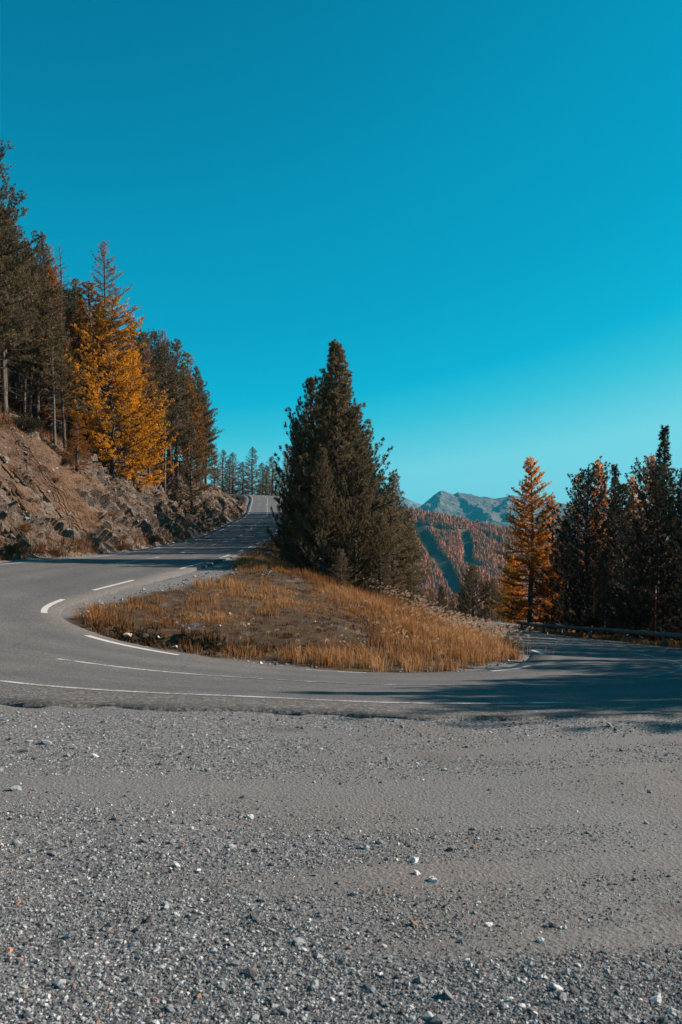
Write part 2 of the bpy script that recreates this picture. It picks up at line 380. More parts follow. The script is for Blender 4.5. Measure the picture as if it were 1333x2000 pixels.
# left arm: rock bank outwards of the outer line
BK = [(-40, 5, 4.5), (12, 7.0, 5.0), (20, 7.4, 7.0), (32, 7.2, 7.6), (45, 6.6, 7.2), (62, 5.0, 5.9), (80, 3.7, 4.9), (100, 3.1, 4.2), (118, 2.8, 3.6), (134, 2.2, 2.2), (147, 1.2, .4), (160, 1, .0), (240, 1, -.2)]
BKa = np.array(BK, float)
iTOP = int(np.argmin(np.abs(RO[:, 1] - 26.5) + (RS > 320) * 1e3))
arm = np.arange(0, RN)[(RO[:, 0] < -9.0)]
def bank_prof(y): return np.interp(y, BKa[:, 0], BKa[:, 1]), np.interp(y, BKa[:, 0], BKa[:, 2])
for i in arm[::16]:
    o = RO[i] + RD[i] * 1.1; bo, bh = bank_prof(o[1]); dxy = RD[i] * np.array([1, 1, 0])
    ctl.append(o + dxy * bo * 0.5 + [0, 0, bh * 0.52]); ctl.append(o + dxy * bo + [0, 0, bh])
    if i % 32 == 0:
        for d, s in ((10, .62), (24, .62), (48, .6), (90, .55)):
            ctl.append(o + dxy * (bo + d) + [0, 0, bh + d * s * float(np.interp(o[1], [105, 140], [1, .05]))])
# spur between the arms
for px, py, Y in ((560, 1104, 34), (640, 1133, 34), (705, 1160, 33), (800, 1200, 30), (890, 1240, 28), (940, 1258, 26.5), (470, 1110, 33), (420, 1150, 27), (560, 1160, 27), (700, 1195, 27), (330, 1168, 25), (300, 1215, 22.5), (480, 1215, 22.5), (640, 1235, 22.5), (800, 1252, 22.5), (930, 1275, 22.5)):
    ctl.append(np.array(px2(px, py, Y)))
for Y in (40, 46, 52, 60, 68, 76, 86, 98, 112):
    i = int(np.argmin(np.abs(RI[:, 1] - Y) + (RS < 220) * 1e3)); c = RI[i]; h = np.interp(Y, [40, 46, 55, 70, 95, 112], [0.5, 1.1, 2.2, 3.2, 3.4, 3.0])
    ctl.append(c + [-2.9, 0, h])
ctl.append(np.array([5.27, 45, -.92])); ctl.append(np.array([4.3, 45, -.6]))
# pull-out
for x, y, z in ((-30, -20, 1.6), (-22, 4, 1.7), (-12, 6, .42), (-7, 3, .12), (-3, 7, .06), (0, 9, -.02), (4, 8.5, -.05), (0, 5, 0), (0, 2, 0), (5, 4, -.03), (9, 8, -.15), (14, 10, -.55), (18, 3, -1.0), (-10, -8, .2), (0, -10, 0), (10, -10, -.3), (0, -40, 0), (-60, -40, 14), (60, -40, -14)): ctl.append(np.array([x, y, z], float))
# right slope, falling away behind the guard rail
for i in range(0, RN, 18):
    if RO[i, 0] > 10.5:
        b = RO[i] + RD[i] * 0.9; d = RD[i] * np.array([1, 1, 0])
        for w, dz in ((1.6, -.1), (4.0, -.7), (9, -2.6), (22, -9), (55, -27)): ctl.append(b + d * w + [0, 0, dz])
for x, y, z in ((20, 200, -26), (20, 260, -48), (20, 330, -75), (70, 200, -50), (150, 60, -80), (150, 200, -95), (150, 330, -115), (60, 330, -90), (-12, 270, 20), (10, 240, -10), (-60, 245, 23), (-60, 330, 20), (-140, 60, 85), (-140, 330, 100), (-140, -40, 60), (150, -60, -70), (-20, 330, 8), (-24, 222, 21.6), (-14, 212, 20.2), (-40, 240, 22)): ctl.append(np.array([x, y, z], float))
ctl = np.array(ctl)
_k, _ix = np.unique(np.round(ctl[:, :2] / 0.6), axis=0, return_index=True); ctl = ctl[_ix]
CN = len(ctl); A = np.zeros((CN + 3, CN + 3)); D = np.linalg.norm(ctl[:, None, :2] - ctl[None, :, :2], axis=2)
A[:CN, :CN] = D; A[:CN, CN] = 1; A[:CN, CN + 1:] = ctl[:, :2]; A[CN, :CN] = 1; A[CN + 1:, :CN] = ctl[:, :2].T
A[:CN, :CN] -= np.eye(CN) * 0.15
wts = np.linalg.solve(A, np.concatenate([ctl[:, 2], [0, 0, 0]]))
def rbf(x, y):
    out = np.empty(len(x))
    for a in range(0, len(x), 8000):
        X, Yy = x[a:a + 8000], y[a:a + 8000]
        d = np.sqrt((X[:, None] - ctl[None, :, 0]) ** 2 + (Yy[:, None] - ctl[None, :, 1]) ** 2)
        out[a:a + 8000] = d @ wts[:CN] + wts[CN] + wts[CN + 1] * X + wts[CN + 2] * Yy
    return out
RC = (RI + RO) / 2; DEC = np.arange(0, RN, 2)
def road_coord(x, y):
    """nearest road sample: (index, metres from the inner line (negative inside), distance outside the asphalt)"""
    idx = np.empty(len(x), int)
    for a in range(0, len(x), 8000):
        d = (x[a:a + 8000, None] - RC[None, DEC, 0]) ** 2 + (y[a:a + 8000, None] - RC[None, DEC, 1]) ** 2
        idx[a:a + 8000] = DEC[np.argmin(d, 1)]
    dx = x - RI[idx, 0]; dy = y - RI[idx, 1]; nrm = np.linalg.norm(RD[idx, :2], axis=1)
    off = (dx * RD[idx, 0] + dy * RD[idx, 1]) / nrm
    tang = np.gradient(RC[:, :2], axis=0); tang /= np.linalg.norm(tang, axis=1)[:, None]
    al = np.abs((x - RC[idx, 0]) * tang[idx, 0] + (y - RC[idx, 1]) * tang[idx, 1])
    outside = np.maximum(np.maximum(-EXT_I[idx] - off, off - RW[idx] - EXT_O[idx]), 0)
    outside = np.where(al > 1.5, np.maximum(outside, al), outside)
    return idx, off, outside
def ground_raw(x, y):
    z = rbf(x, y); idx, off, out = road_coord(x, y)
    zr = RI[idx, 2] + RD[idx, 2] * off
    P = np.stack([x, y, x * 0], 1)
    rough = sstep(0.3, 4, out) * np.where((off < 0) & (x < 0), .8, 1.0) * np.where(y < 12, 0.25, 1.0)
    z = z + fbm(P * 0.35, 4, 21) * 0.30 * rough + fbm(P * 1.3, 3, 25) * 0.07 * rough
    k = sstep(0.0, np.where((off < 0) & (x < 0) & (y > 22), 2.4, 1.0), out)
    z = z - 0.95 * (1 - sstep(.75, 1.25, np.sqrt(((x + 4.1) / 1.7) ** 2 + ((y - 20.0) / .8) ** 2))) * sstep(.1, .5, out) - 0.2 * np.exp(-((x + 2.2) / 1.0) ** 2 - ((y - 20.8) / .6) ** 2)
    lip = zr - np.where(off < 0, 0.012, 0.055)
    ins = np.minimum(off + EXT_I[idx], RW[idx] + EXT_O[idx] - off)
    z = np.where(out <= 0, zr - np.where(y < 62, 0.018, 0.05) - 0.085 * sstep(.25, .8, ins), lip * (1 - k) + z * k)
    return z, idx, off, out
def axis(segs):
    r = []
    for a, b, st in segs: r += list(np.arange(a, b, st))
    return np.array(r + [segs[-1][1]])
xs = axis([(-160, -60, 8), (-60, -30, 2), (-30, -17, .6), (-17, 17, .25), (17, 30, .6), (30, 60, 2), (60, 170, 8)])
ys = axis([(-60, -4, 4), (-4, 2, 1), (2, 64, .25), (64, 130, 1.0), (130, 240, 3), (240, 340, 8)])
GX, GY = np.meshgrid(xs, ys, indexing='ij'); gx, gy = GX.ravel(), GY.ravel()
gz, gi, go, gout = ground_raw(gx, gy)
# hidden under the separate rock bank sheet: sink the smooth ground there
RB_side = (RO[gi, 0] < -9.0) & (go > RW[gi])
bo_, bh_ = bank_prof(gy)
sink = RB_side * sstep(0.7, 2.0, gout) * (1 - sstep(0.0, 2.5, gout - 1.1 - bo_)) * (gy > 8)
gz_top = gz.copy(); gz = gz - 0.9 * sink
GZ = gz_top.reshape(GX.shape)
def H(x, y):
    i = np.clip(np.searchsorted(xs, x) - 1, 0, len(xs) - 2); j = np.clip(np.searchsorted(ys, y) - 1, 0, len(ys) - 2)
    u = (x - xs[i]) / (xs[i + 1] - xs[i]); v = (y - ys[j]) / (ys[j + 1] - ys[j])
    return (GZ[i, j] * (1 - u) + GZ[i + 1, j] * u) * (1 - v) + (GZ[i, j + 1] * (1 - u) + GZ[i + 1, j + 1] * u) * v
# ground cover masks: gravel (1) against soil and turf (0)
inner = go < 0
P3 = np.stack([gx, gy, gx * 0], 1); nz = fbm(P3 * 0.6, 4, 40)
shoulder = np.interp(gy, [18, 20, 24, 28, 34, 40], [0.0, 0.05, 0.4, 1.1, 0.8, 0.15]) * ((gx < -1) & (gy < 45)) + 0.0 + 0.8 * np.exp(-((gx - 5.6) ** 2 + (gy - 24) ** 2) / 6)
g_in = 1 - sstep(-0.25, 0.35, gout - shoulder - nz * 0.7)
g_out = np.where(gy < 14 + np.maximum(gx - 4, 0) * 0.5, 1 - sstep(13, 17, gx + nz), 1 - sstep(0.3, 1.0, gout + nz * .5))
gravel = np.where(inner, g_in, g_out)

def dusty_field(x, y):
    P_ = np.stack([x * .20 + .5 * np.sin(y * .5), y * .95, x * 0], 1)
    d = fbm(P_, 4, 160) * 1.35 + fbm(np.stack([x, y, x * 0], 1) * .8, 3, 161) * .65 + .10
    d = d - .55 * (1 - sstep(-.5, 1.2, x / np.maximum(y, 1) * 6 + .5)) * (1 - sstep(4.6, 6.6, y)) - .25 * (1 - sstep(3.0, 4.2, y)) - .35 * sstep(8.0, 9.6, y)
    arc = np.sin(2 * np.pi * (y - .035 * (x + 2) ** 2 * np.where(x < -2, .6, 1)) / 1.05 + fbm(P_ * .7, 2, 165) * 2.2)
    d = d + .5 * sstep(.35, .95, arc) - .12 * sstep(4.0, 5.0, y) * sstep(-.3, .3, fbm(P_ * .5, 2, 168) + .25)
    return d + .14 * np.exp(-((y - 5.9) / .9) ** 2) + .14 * np.exp(-((y - 7.6 + .05 * x) / .45) ** 2) + .20 * sstep(.0, .25, x / np.maximum(y, 1)) * np.exp(-((y - 6.2) / 1.5) ** 2)
dusty = np.where(inner, .85, sstep(-.35, .50, dusty_field(gx, gy)))
t = NT('ground_cover'); p = t.pos(); gm = t.attr('gravel')
fine = t.noise(p, 60, 4, 0.8); vc = t.voro(p, 42, 'Color'); vd = t.voro(p, 42); vd2 = t.voro(p, 16)
str_ = t.noise(t.mapv(p, (0.22, 1.3, 1), (0, 0, 0.12)), 1.3, 5, 0.62); blot = t.noise(t.mapv(p, (.7, 1.6, 1)), 0.9, 7, 0.7); br = t.noise(p, 0.33, 3, 0.5)
vb = t.n('ShaderNodeRGBToBW'); t.l(vc, vb.inputs[0])
dustc = t.mix(t.ramp(br, [(0.42, 0.0), (0.62, 1.0)]), (0.150, 0.150, 0.150), (0.150, 0.138, 0.128))
peb = t.ramp(vb.outputs[0], [(0.0, (0.056, 0.057, 0.059)), (0.45, (0.128, 0.128, 0.129)), (0.75, (0.20, 0.20, 0.20)), (1.0, (0.36, 0.355, 0.35))])
gcol = t.mix(t.ramp(t.math('ADD', t.attr('dusty'), t.math('MULTIPLY', t.math('SUBTRACT', blot, 0.5), 2.2)), [(0.15, 0.0), (0.9, 0.85)]), peb, dustc)
gcol = t.mix(1.0, gcol, t.ramp(fine, [(0.25, 0.5), (0.5, 0.95), (0.75, 1.5)]), 'MULTIPLY')
gcol = t.mix(t.ramp(t.noise(p, 0.75, 3), [(0.60, 0.0), (0.70, 0.55)]), gcol, (0.085, 0.070, 0.058))
soil = t.ramp(t.noise(p, 3.4, 8, 0.78), [(0.30, (0.014, 0.010, 0.008)), (0.5, (0.058, 0.034, 0.019)), (0.72, (0.15, 0.080, 0.036))])
moss = t.ramp(t.noise(p, 1.1, 5, 0.65), [(0.52, 0.0), (0.64, 0.8)])
soil = t.mix(moss, soil, (0.055, 0.048, 0.016))
soil = t.mix(t.ramp(t.noise(p, 0.9, 4, 0.7), [(0.58, 0.0), (0.68, 0.85)]), soil, t.mix(1.0, peb, 0.62, 'MULTIPLY'))
col = t.mix(gm, soil, gcol)
bh = t.math('ADD', t.math('MULTIPLY', vd, 0.6), t.math('MULTIPLY', fine, 0.5))
nb = t.bump(t.noise(p, 22, 5, .75), 0.02, 0.5, t.bump(bh, 0.014, 0.8))
M['ground'] = t.done(col, 0.95, nb)
ground = np_mesh('ground', np.stack([gx, gy, gz], 1), grid_faces(len(xs), len(ys))[:, ::-1], M['ground'], {'gravel': gravel, 'dusty': dusty}, smooth=True)
tag(ground, kind='structure')

# ------------------------------------------------------------------ rock bank along the left arm: its own finely broken sheet over the ground
def arc_rows(y0, y1):
    i = [k for k in range(RN) if RO[k, 0] < -9.0 and y0 < RO[k, 1] < y1]
    return np.array(i)
bi = arc_rows(12, 150); sB = RS[bi]
# even steps: finer where the bank is near the camera
st, cur = [], sB[0]
while cur < sB[-1]:
    k = int(np.searchsorted(RS, cur)); st.append(cur); cur += np.clip(RO[k, 1] * 0.0028, 0.10, 0.45)
st = np.array(st); bidx = np.clip(np.searchsorted(RS, st), 0, RN - 1); NB = 96
bo, bh = bank_prof(RO[bidx, 1])
w = np.linspace(0, 1, NB)[None]
lat = 0.75 + w * (bo[:, None] + 2.6)                 # metres outside the outer line
bx = RO[bidx, 0][:, None] + RD[bidx, 0][:, None] * lat; by = RO[bidx, 1][:, None] + RD[bidx, 1][:, None] * lat
bz, _, _, bout = ground_raw(bx.ravel(), by.ravel()); bz = bz.reshape(bx.shape)
P = np.stack([bx, by, bz], 2)
nrm = np.cross(np.gradient(P, axis=0), np.gradient(P, axis=1)); nrm /= np.linalg.norm(nrm, axis=2)[..., None] + 1e-9
nrm *= np.sign(nrm[..., 2:3])
q = P.reshape(-1, 3)
# strata dip down towards the road's far end: stretch the noise space along the dip
dip = np.array([0.42, 0.62, -0.66]); dip /= np.linalg.norm(dip); along = q @ dip
qs = q - dip[None] * (along * 0.64)[:, None]
wq = qs + 0.35 * np.stack([fbm(q * 0.7, 2, 50), fbm(q * 0.7, 2, 51), fbm(q * 0.7, 2, 52)], 1)
rockm = fbm(q * 0.17 + [3.1, 0, 0], 3, 60) + 0.30 * fbm(qs * 0.6, 3, 61)
Yq = q[:, 1]; up = np.repeat(w, len(bidx), 0).ravel()
rockm = rockm + 0.28 * np.exp(-((Yq - 43) / 9) ** 2) * sstep(.2, .8, up) + 0.25 * (1 - sstep(0.1, 0.45, up)) + 0.22 * sstep(74, 88, Yq) + 0.10 - 0.38 * np.exp(-((Yq - 60) / 10) ** 2) * sstep(.35, .8, up)
rk = sstep(-0.10, 0.22, rockm)
f1, e1 = facets(wq / 1.7, 71); f2, e2 = facets(wq / 0.62, 83); f3, e3 = facets(wq / 0.26, 95)
rg = fbm(qs * 0.42, 4, 66, ridged=True)
dsp = rk * (0.64 * f1 + 0.58 * f2 + 0.24 * f3 + 0.34 * rg - 0.16 * (1 - sstep(0, .09, e1))) + (1 - rk) * (0.16 * fbm(q * 0.8, 4, 67) + 0.11 * f3 + 0.22 * f2)
# gullies running down the bank
gl = fbm(np.stack([sB[0] + np.repeat(st[:, None], NB, 1).ravel() * 0.16 + up * 0.5, up * 0.35, up * 0], 1), 3, 77)
dsp = dsp - (0.45 + 0.8 * sstep(58, 75, Yq)) * sstep(0.08, 0.56, gl)
edge = (sstep(0, .10, w) * (1 - sstep(.90, 1, w))).repeat(len(bidx), 0).ravel()
q2 = q + nrm.reshape(-1, 3) * (dsp * edge)[:, None]
q2[:, 2] += 0.03 - 0.35 * ((1 - sstep(0, .04, up)) + sstep(.96, 1, up)) 
t = NT('bank_rock_and_soil'); p = t.pos(); ra = t.attr('rock'); n1 = t.noise(p, 1.3, 6, 0.7); n2 = t.noise(p, 9, 5, 0.75); n3 = t.noise(p, 0.45, 3)
rockc = t.ramp(n2, [(0.25, (0.040, 0.034, 0.030)), (0.5, (0.140, 0.112, 0.092)), (0.8, (0.31, 0.26, 0.22))])
rockc = t.mix(t.ramp(n1, [(0.43, 0.0), (0.62, 0.85)]), rockc, (0.125, 0.076, 0.047))
soilc = t.ramp(n2, [(0.25, (0.046, 0.029, 0.018)), (0.55, (0.135, 0.075, 0.042)), (0.8, (0.22, 0.13, 0.075))])
soilc = t.mix(t.ramp(n1, [(0.45, 0.0), (0.7, 0.8)]), soilc, (0.085, 0.060, 0.044))
c = t.mix(t.ramp(t.math('ADD', ra, t.math('MULTIPLY', t.math('SUBTRACT', n1, 0.5), 0.9)), [(0.30, 0.0), (0.62, 1.0)]), soilc, rockc)
c = t.mix(1.0, c, t.ramp(n3, [(0.3, 0.72), (0.7, 1.2)]), 'MULTIPLY')
c = t.mix(t.ramp(t.noise(p, 3.1, 4, 0.7), [(0.60, 0.0), (0.70, 0.8)]), c, (0.075, 0.048, 0.026))
bump = t.bump(t.voro(p, 7), 0.10, 0.45, t.bump(n2, 0.10, 0.9, t.bump(t.noise(p, 38, 3, .8), 0.02, 0.8)))
M['bank'] = t.done(c, 0.93, bump)
bank = np_mesh('rock_bank', q2, grid_faces(len(bidx), NB), M['bank'], {'rock': rk}, smooth=False)
tag(bank, kind='structure')
BKQ = q2.reshape(len(bidx), NB, 3)

# ------------------------------------------------------------------ trees
def needles(pos, dr, rng, k, ln, wd, spread, tone=None, tj=0.25):
    """k thin leaves from every point, fanning about dr"""
    n = len(pos); P = np.repeat(pos, k, 0); Dv = np.repeat(dr, k, 0) + rng.normal(0, spread, (n * k, 3))
    Dv /= np.linalg.norm(Dv, axis=1)[:, None] + 1e-9
    L = ln * rng.uniform(.7, 1.25, n * k)[:, None]
    sd_ = np.cross(Dv, rng.normal(0, 1, (n * k, 3))); sd_ /= np.linalg.norm(sd_, axis=1)[:, None] + 1e-9
    sd_ *= wd / 2
    a, b, c = P - sd_ + Dv * L * 0.25, P + sd_ + Dv * L * 0.25, P + Dv * L
    v = np.stack([a, b, c], 1).reshape(-1, 3); f = np.arange(n * k * 3).reshape(-1, 3)
    tn = np.repeat(tone if tone is not None else rng.uniform(0.2, .8, n), k) + rng.normal(0, tj, n * k)
    return v, f, np.repeat(np.clip(tn, 0, 1), 3)

def conifer(seed, H=12.0, R=3.0, base=0.05, nb=130, power=0.8, a_top=1.2, a_bot=-0.05, curl=0.35, tw_len=0.9, tw_n=10, side=0.9, tuft_step=0.15, k=10,
            ln=0.13, wd=0.022, spread=0.75, lift=0.35, trunk_r=0.20, leaf=M['pine'], bark=M['bark'], bare=0.0, hang=0.0, dead=0, thin=0.0, lobes=0.25, tip=0.012, inner=0.2, endb=1.0, reg=(.62, 1.12)):
    rng = np.random.default_rng(seed); wood = MB()
    n = 14; tz = np.linspace(0, 1, n); wob = np.cumsum(rng.normal(0, .035, (n, 2)), 0) * np.sin(tz * np.pi)[:, None] * (H / 12)
    tp = np.stack([wob[:, 0], wob[:, 1], tz * H], 1); tr = trunk_r * (1 - tz) ** 0.85 + 0.012; tr[0] *= 1.35
    tp[0, 2] = -0.6
    wood.tube(tp, tr, 8)
    tx = lambda z: np.array([np.interp(z, tp[:, 2], tp[:, 0]), np.interp(z, tp[:, 2], tp[:, 1]), z])
    lp = rng.uniform(0, 6.28, 3)
    TP, TD, TT = [], [], []
    for i in range(nb):
        u = (i + rng.uniform(0, 1)) / nb; u = u ** 0.92; f = base + (0.985 - base) * u; z = f * H
        if rng.random() < thin: continue
        az = i * 2.399963 + rng.normal(0, .35)
        prof = ((1 - f) / (1 - base)) ** power * (1 + lobes * math.sin(az * 2 + lp[0] + f * 5) * .6 + lobes * math.sin(az + lp[1] + f * 9) * .5)
        prof *= min(1.0, 0.72 + (f - base) / 0.18)
        L = max(R * prof * rng.uniform(*reg), 0.14)
        q = (f - base) / (1 - base); a0 = a_bot + (a_top - a_bot) * q ** 1.6 + rng.normal(0, .10)
        m = 7; uu = np.linspace(0, 1, m); rr = uu * L * (1 - .12 * uu * abs(a0))
        side_w = np.cumsum(rng.normal(0, .05, m)) * L * .5
        ca, sa = math.cos(az), math.sin(az); o = tx(z)
        bp = np.stack([o[0] + ca * rr - sa * side_w, o[1] + sa * rr + ca * side_w, z + L * (a0 * uu + (curl - .25 * q) * uu ** 2.2) - hang * L * np.sin(uu * np.pi) * .3], 1)
        wood.tube(bp, (0.010 + 0.014 * L) * (1 - uu * .85) + tip * .4, 4, cap=False)
        if rng.random() < bare: continue
        nt_ = max(3, int(tw_n * (0.35 + L / R)))
        tone_b = rng.uniform(.25, .75)
        for u2 in np.concatenate([np.linspace(inner + rng.uniform(0, .08), .97, nt_), [1.0]]):
            p0 = np.array([np.interp(u2, uu, bp[:, 0]), np.interp(u2, uu, bp[:, 1]), np.interp(u2, uu, bp[:, 2])])
            tg = bp[min(int(u2 * 6) + 1, 6)] - bp[min(int(u2 * 6), 5)]; tg = tg / (np.linalg.norm(tg) + 1e-9)
            sg = 1 if rng.random() < .5 else -1
            sv_ = np.array([-sa, ca, 0]) * sg * side * rng.uniform(.5, 1.2) * (0 if u2 == 1.0 else 1)
            d = tg * .75 + sv_ + np.array([0, 0, lift + rng.normal(0, .22) - hang]); d /= np.linalg.norm(d) + 1e-9
            tl = tw_len * (1.1 - .65 * u2) * rng.uniform(.55, 1.2) * min(1, .30 + L / R)
            if tl > .25 and tip > 0.008: wood.tube(np.stack([p0, p0 + d * tl]), [tip, tip * .5], 3, cap=False)
            c = max(1, int(tl / tuft_step)); s_ = (np.arange(c) + rng.uniform(.4, 1.0, c)) / c; s_ = 1 - (1 - s_) * endb
            TP.append(p0 + d * (s_ * tl)[:, None] + rng.normal(0, .02, (c, 3))); TD.append(np.repeat((d * .8 + [0, 0, .25 - hang * .8])[None], c, 0)); TT.append(np.clip(tone_b + .3 * (s_ - .6) + rng.normal(0, .12), 0, 1))
    for i in range(dead):                              # dead snags below the crown
        f = rng.uniform(.12, max(base, .16)); z = f * H; az = rng.uniform(0, 6.28); L = R * rng.uniform(.2, .6); o = tx(z)
        uu = np.linspace(0, 1, 4); bp = np.stack([o[0] + math.cos(az) * uu * L, o[1] + math.sin(az) * uu * L, z - L * .25 * uu ** 1.5 + rng.normal(0, .04, 4)], 1)
        wood.tube(bp, .016 * (1 - uu * .8) + .003, 4, cap=False)
    # leader
    c = 8; zz = np.linspace(.93, 1.0, c) * H; TP.append(np.stack([np.interp(zz, tp[:, 2], tp[:, 0]), np.interp(zz, tp[:, 2], tp[:, 1]), zz], 1)); TD.append(np.tile([0, 0, 1.0], (c, 1))); TT.append(np.full(c, .5))
    P, Dd, T = np.concatenate(TP), np.concatenate(TD), np.concatenate(TT)
    v, fcs, tn = needles(P, Dd, rng, k, ln, wd, spread, T)
    return dict(wood=wood, v=v, f=fcs, tone=tn, H=H, leaf=leaf, bark=bark)

LIB = {}
def lib(name, **kw): LIB[name] = kw
lib('mainpine', seed=1, H=12.0, R=3.1, base=.02, nb=220, power=.86, a_top=1.5, a_bot=-.05, curl=.45, tw_len=1.0, tw_n=10, k=23, ln=.17, wd=.033, tuft_step=.12, lift=.5, endb=.5, spread=.6, lobes=.10, reg=(.78, 1.08))
lib('pine_a', seed=2, H=10.0, R=3.2, base=.03, nb=140, power=.8, a_top=1.4, a_bot=-.05, curl=.5, tw_len=.95, tw_n=9, k=23, ln=.17, wd=.033, tuft_step=.12, lift=.5, endb=.5, spread=.6)
lib('pine_b', seed=3, H=9.0, R=3.0, base=.02, nb=120, power=.65, a_top=1.3, a_bot=0.0, curl=.5, tw_len=1.0, tw_n=9, k=23, ln=.17, wd=.033, lift=.5, lobes=.4, endb=.5, spread=.6)
lib('openpine', seed=4, H=9.0, R=2.1, base=.12, nb=130, power=.75, a_top=.9, a_bot=-.15, curl=.2, tw_len=.8, tw_n=9, k=14, ln=.16, wd=.030, lift=.2, lobes=.15, reg=(.75, 1.1))
lib('forest_a', seed=5, H=14.0, R=2.7, base=.30, nb=105, power=.62, a_top=1.0, a_bot=-.2, curl=.3, tw_len=1.0, tw_n=9, k=13, ln=.18, wd=.048, lift=.3, trunk_r=.19, dead=26, lobes=.5, thin=.08)
lib('forest_b', seed=6, H=14.0, R=2.3, base=.28, nb=100, power=.75, a_top=1.1, a_bot=-.15, curl=.3, tw_len=.9, tw_n=9, k=13, ln=.18, wd=.048, lift=.3, trunk_r=.17, dead=24, lobes=.45, thin=.08)
lib('forest_c', seed=7, H=13.0, R=2.0, base=.34, nb=85, power=.6, a_top=.9, a_bot=-.25, curl=.25, tw_len=.9, tw_n=8, k=13, ln=.18, wd=.048, lift=.25, trunk_r=.11, dead=30, bark=M['palebark'], lobes=.5, thin=.1)
lib('bigpine', seed=8, H=15.0, R=4.2, base=.30, nb=120, power=.55, a_top=.9, a_bot=-.18, curl=.32, tw_len=1.3, tw_n=12, k=14, ln=.18, wd=.046, lift=.35, trunk_r=.27, dead=18, lobes=.5, thin=.10)
lib('gold_a', seed=9, H=12.5, R=4.0, base=.03, nb=150, power=.6, a_top=.8, a_bot=-.1, curl=.28, tw_len=1.1, tw_n=13, k=12, ln=.13, wd=.048, spread=.8, lift=.05, hang=.12, leaf=M['gold'], lobes=.75, tuft_step=.13, reg=(.5, 1.2))
lib('gold_b', seed=10, H=11.0, R=2.2, base=.10, nb=110, power=.7, a_top=.9, a_bot=-.1, curl=.25, tw_len=.9, tw_n=11, k=11, ln=.13, wd=.048, spread=.8, lift=.05, hang=.1, leaf=M['dull'], lobes=.4, thin=.1)
lib('amber', seed=11, H=14.0, R=3.4, base=.05, nb=150, power=.80, a_top=.9, a_bot=-.18, curl=.32, tw_len=1.0, tw_n=15, k=12, ln=.14, wd=.048, spread=.8, lift=.1, hang=.05, leaf=M['amber'], lobes=.3, thin=.04, tip=.012, tuft_step=.12)
lib('rust', seed=12, H=15.0, R=2.6, base=.30, nb=90, power=.7, a_top=.9, a_bot=-.25, curl=.35, tw_len=.8, tw_n=11, k=8, ln=.16, wd=.034, spread=.8, lift=.15, leaf=M['rust'], lobes=.35, thin=.05, tip=.010, dead=14, tuft_step=.12)
lib('snag', seed=13, H=13.0, R=1.7, base=.22, nb=75, power=.65, a_top=.6, a_bot=-.3, curl=.25, tw_len=.6, tw_n=6, k=2, ln=.16, wd=.014, spread=.5, lift=0., leaf=M['deadtwig'], thin=.1, tip=.010, tuft_step=.3, trunk_r=.15)
lib('spire', seed=14, H=12.5, R=2.2, base=.05, nb=150, power=1.0, a_top=1.5, a_bot=0., curl=.45, tw_len=.75, tw_n=10, k=16, ln=.16, wd=.046, lift=.5, leaf=M['darkpine'], lobes=.3, endb=.5, spread=.6)
lib('dark_a', seed=15, H=11.5, R=3.5, base=.02, nb=150, power=.6, a_top=1.4, a_bot=-.02, curl=.5, tw_len=1.0, tw_n=9, k=16, ln=.17, wd=.048, lift=.5, leaf=M['darkpine'], lobes=.4, endb=.5, spread=.6)
lib('dark_b', seed=16, H=11.0, R=3.1, base=.02, nb=135, power=.7, a_top=1.5, a_bot=-.02, curl=.5, tw_len=.95, tw_n=9, k=16, ln=.17, wd=.048, lift=.5, leaf=M['darkpine'], lobes=.4, endb=.5, spread=.6)
lib('young', seed=17, H=5.0, R=1.5, base=.03, nb=80, power=.85, a_top=1.1, a_bot=0., curl=.35, tw_len=.6, tw_n=8, k=10, ln=.14, wd=.028, lift=.3, trunk_r=.09)
lib('farpine', seed=18, H=11.0, R=2.4, base=.08, nb=75, power=.8, a_top=1.0, a_bot=-.05, curl=.3, tw_len=.9, tw_n=7, k=7, ln=.26, wd=.06, lift=.3, lobes=.35)
PROTO = {}
PART_NAMES = {}
def plant_tree(kind, x, y, h, label, name='pine_tree', cat='pine tree', group=None, wide=1.0, rz=None, lean=0.0, z=None, sink=0.15):
    """first call of a kind builds the meshes; later calls copy the trunk and the crown"""
    z = float(H(x, y)) if z is None else z
    root = empty(name, (x, y, z - sink), RT.uniform(0, 6.28) if rz is None else rz)
    root.rotation_euler[0] = lean * RT.uniform(-1, 1); root.rotation_euler[1] = lean * RT.uniform(-1, 1)
    if kind not in PROTO:
        g = conifer(**LIB[kind])
        tr = g['wood'].build('trunk', g['bark'], root)
        cr = np_mesh('crown', g['v'], g['f'], g['leaf'], {'tone': g['tone']}, parent=root)
        PROTO[kind] = (tr, cr, g['H'])
    else:
        for src in PROTO[kind][:2]:
            c = src.copy(); COL.objects.link(c); c.parent = root
    k = (h + sink) / PROTO[kind][2]; root.scale = (k * wide, k * wide, k)
    return tag(root, label, cat, group)
RT = random.Random(5)
def tree_px(kind, px, Y, top, label, **kw):
    x = (px - CX) / F * Y; zt = CH - (top - HY) / F * Y; z = float(H(x, Y))
    return plant_tree(kind, x, Y, zt - z, label, **kw)

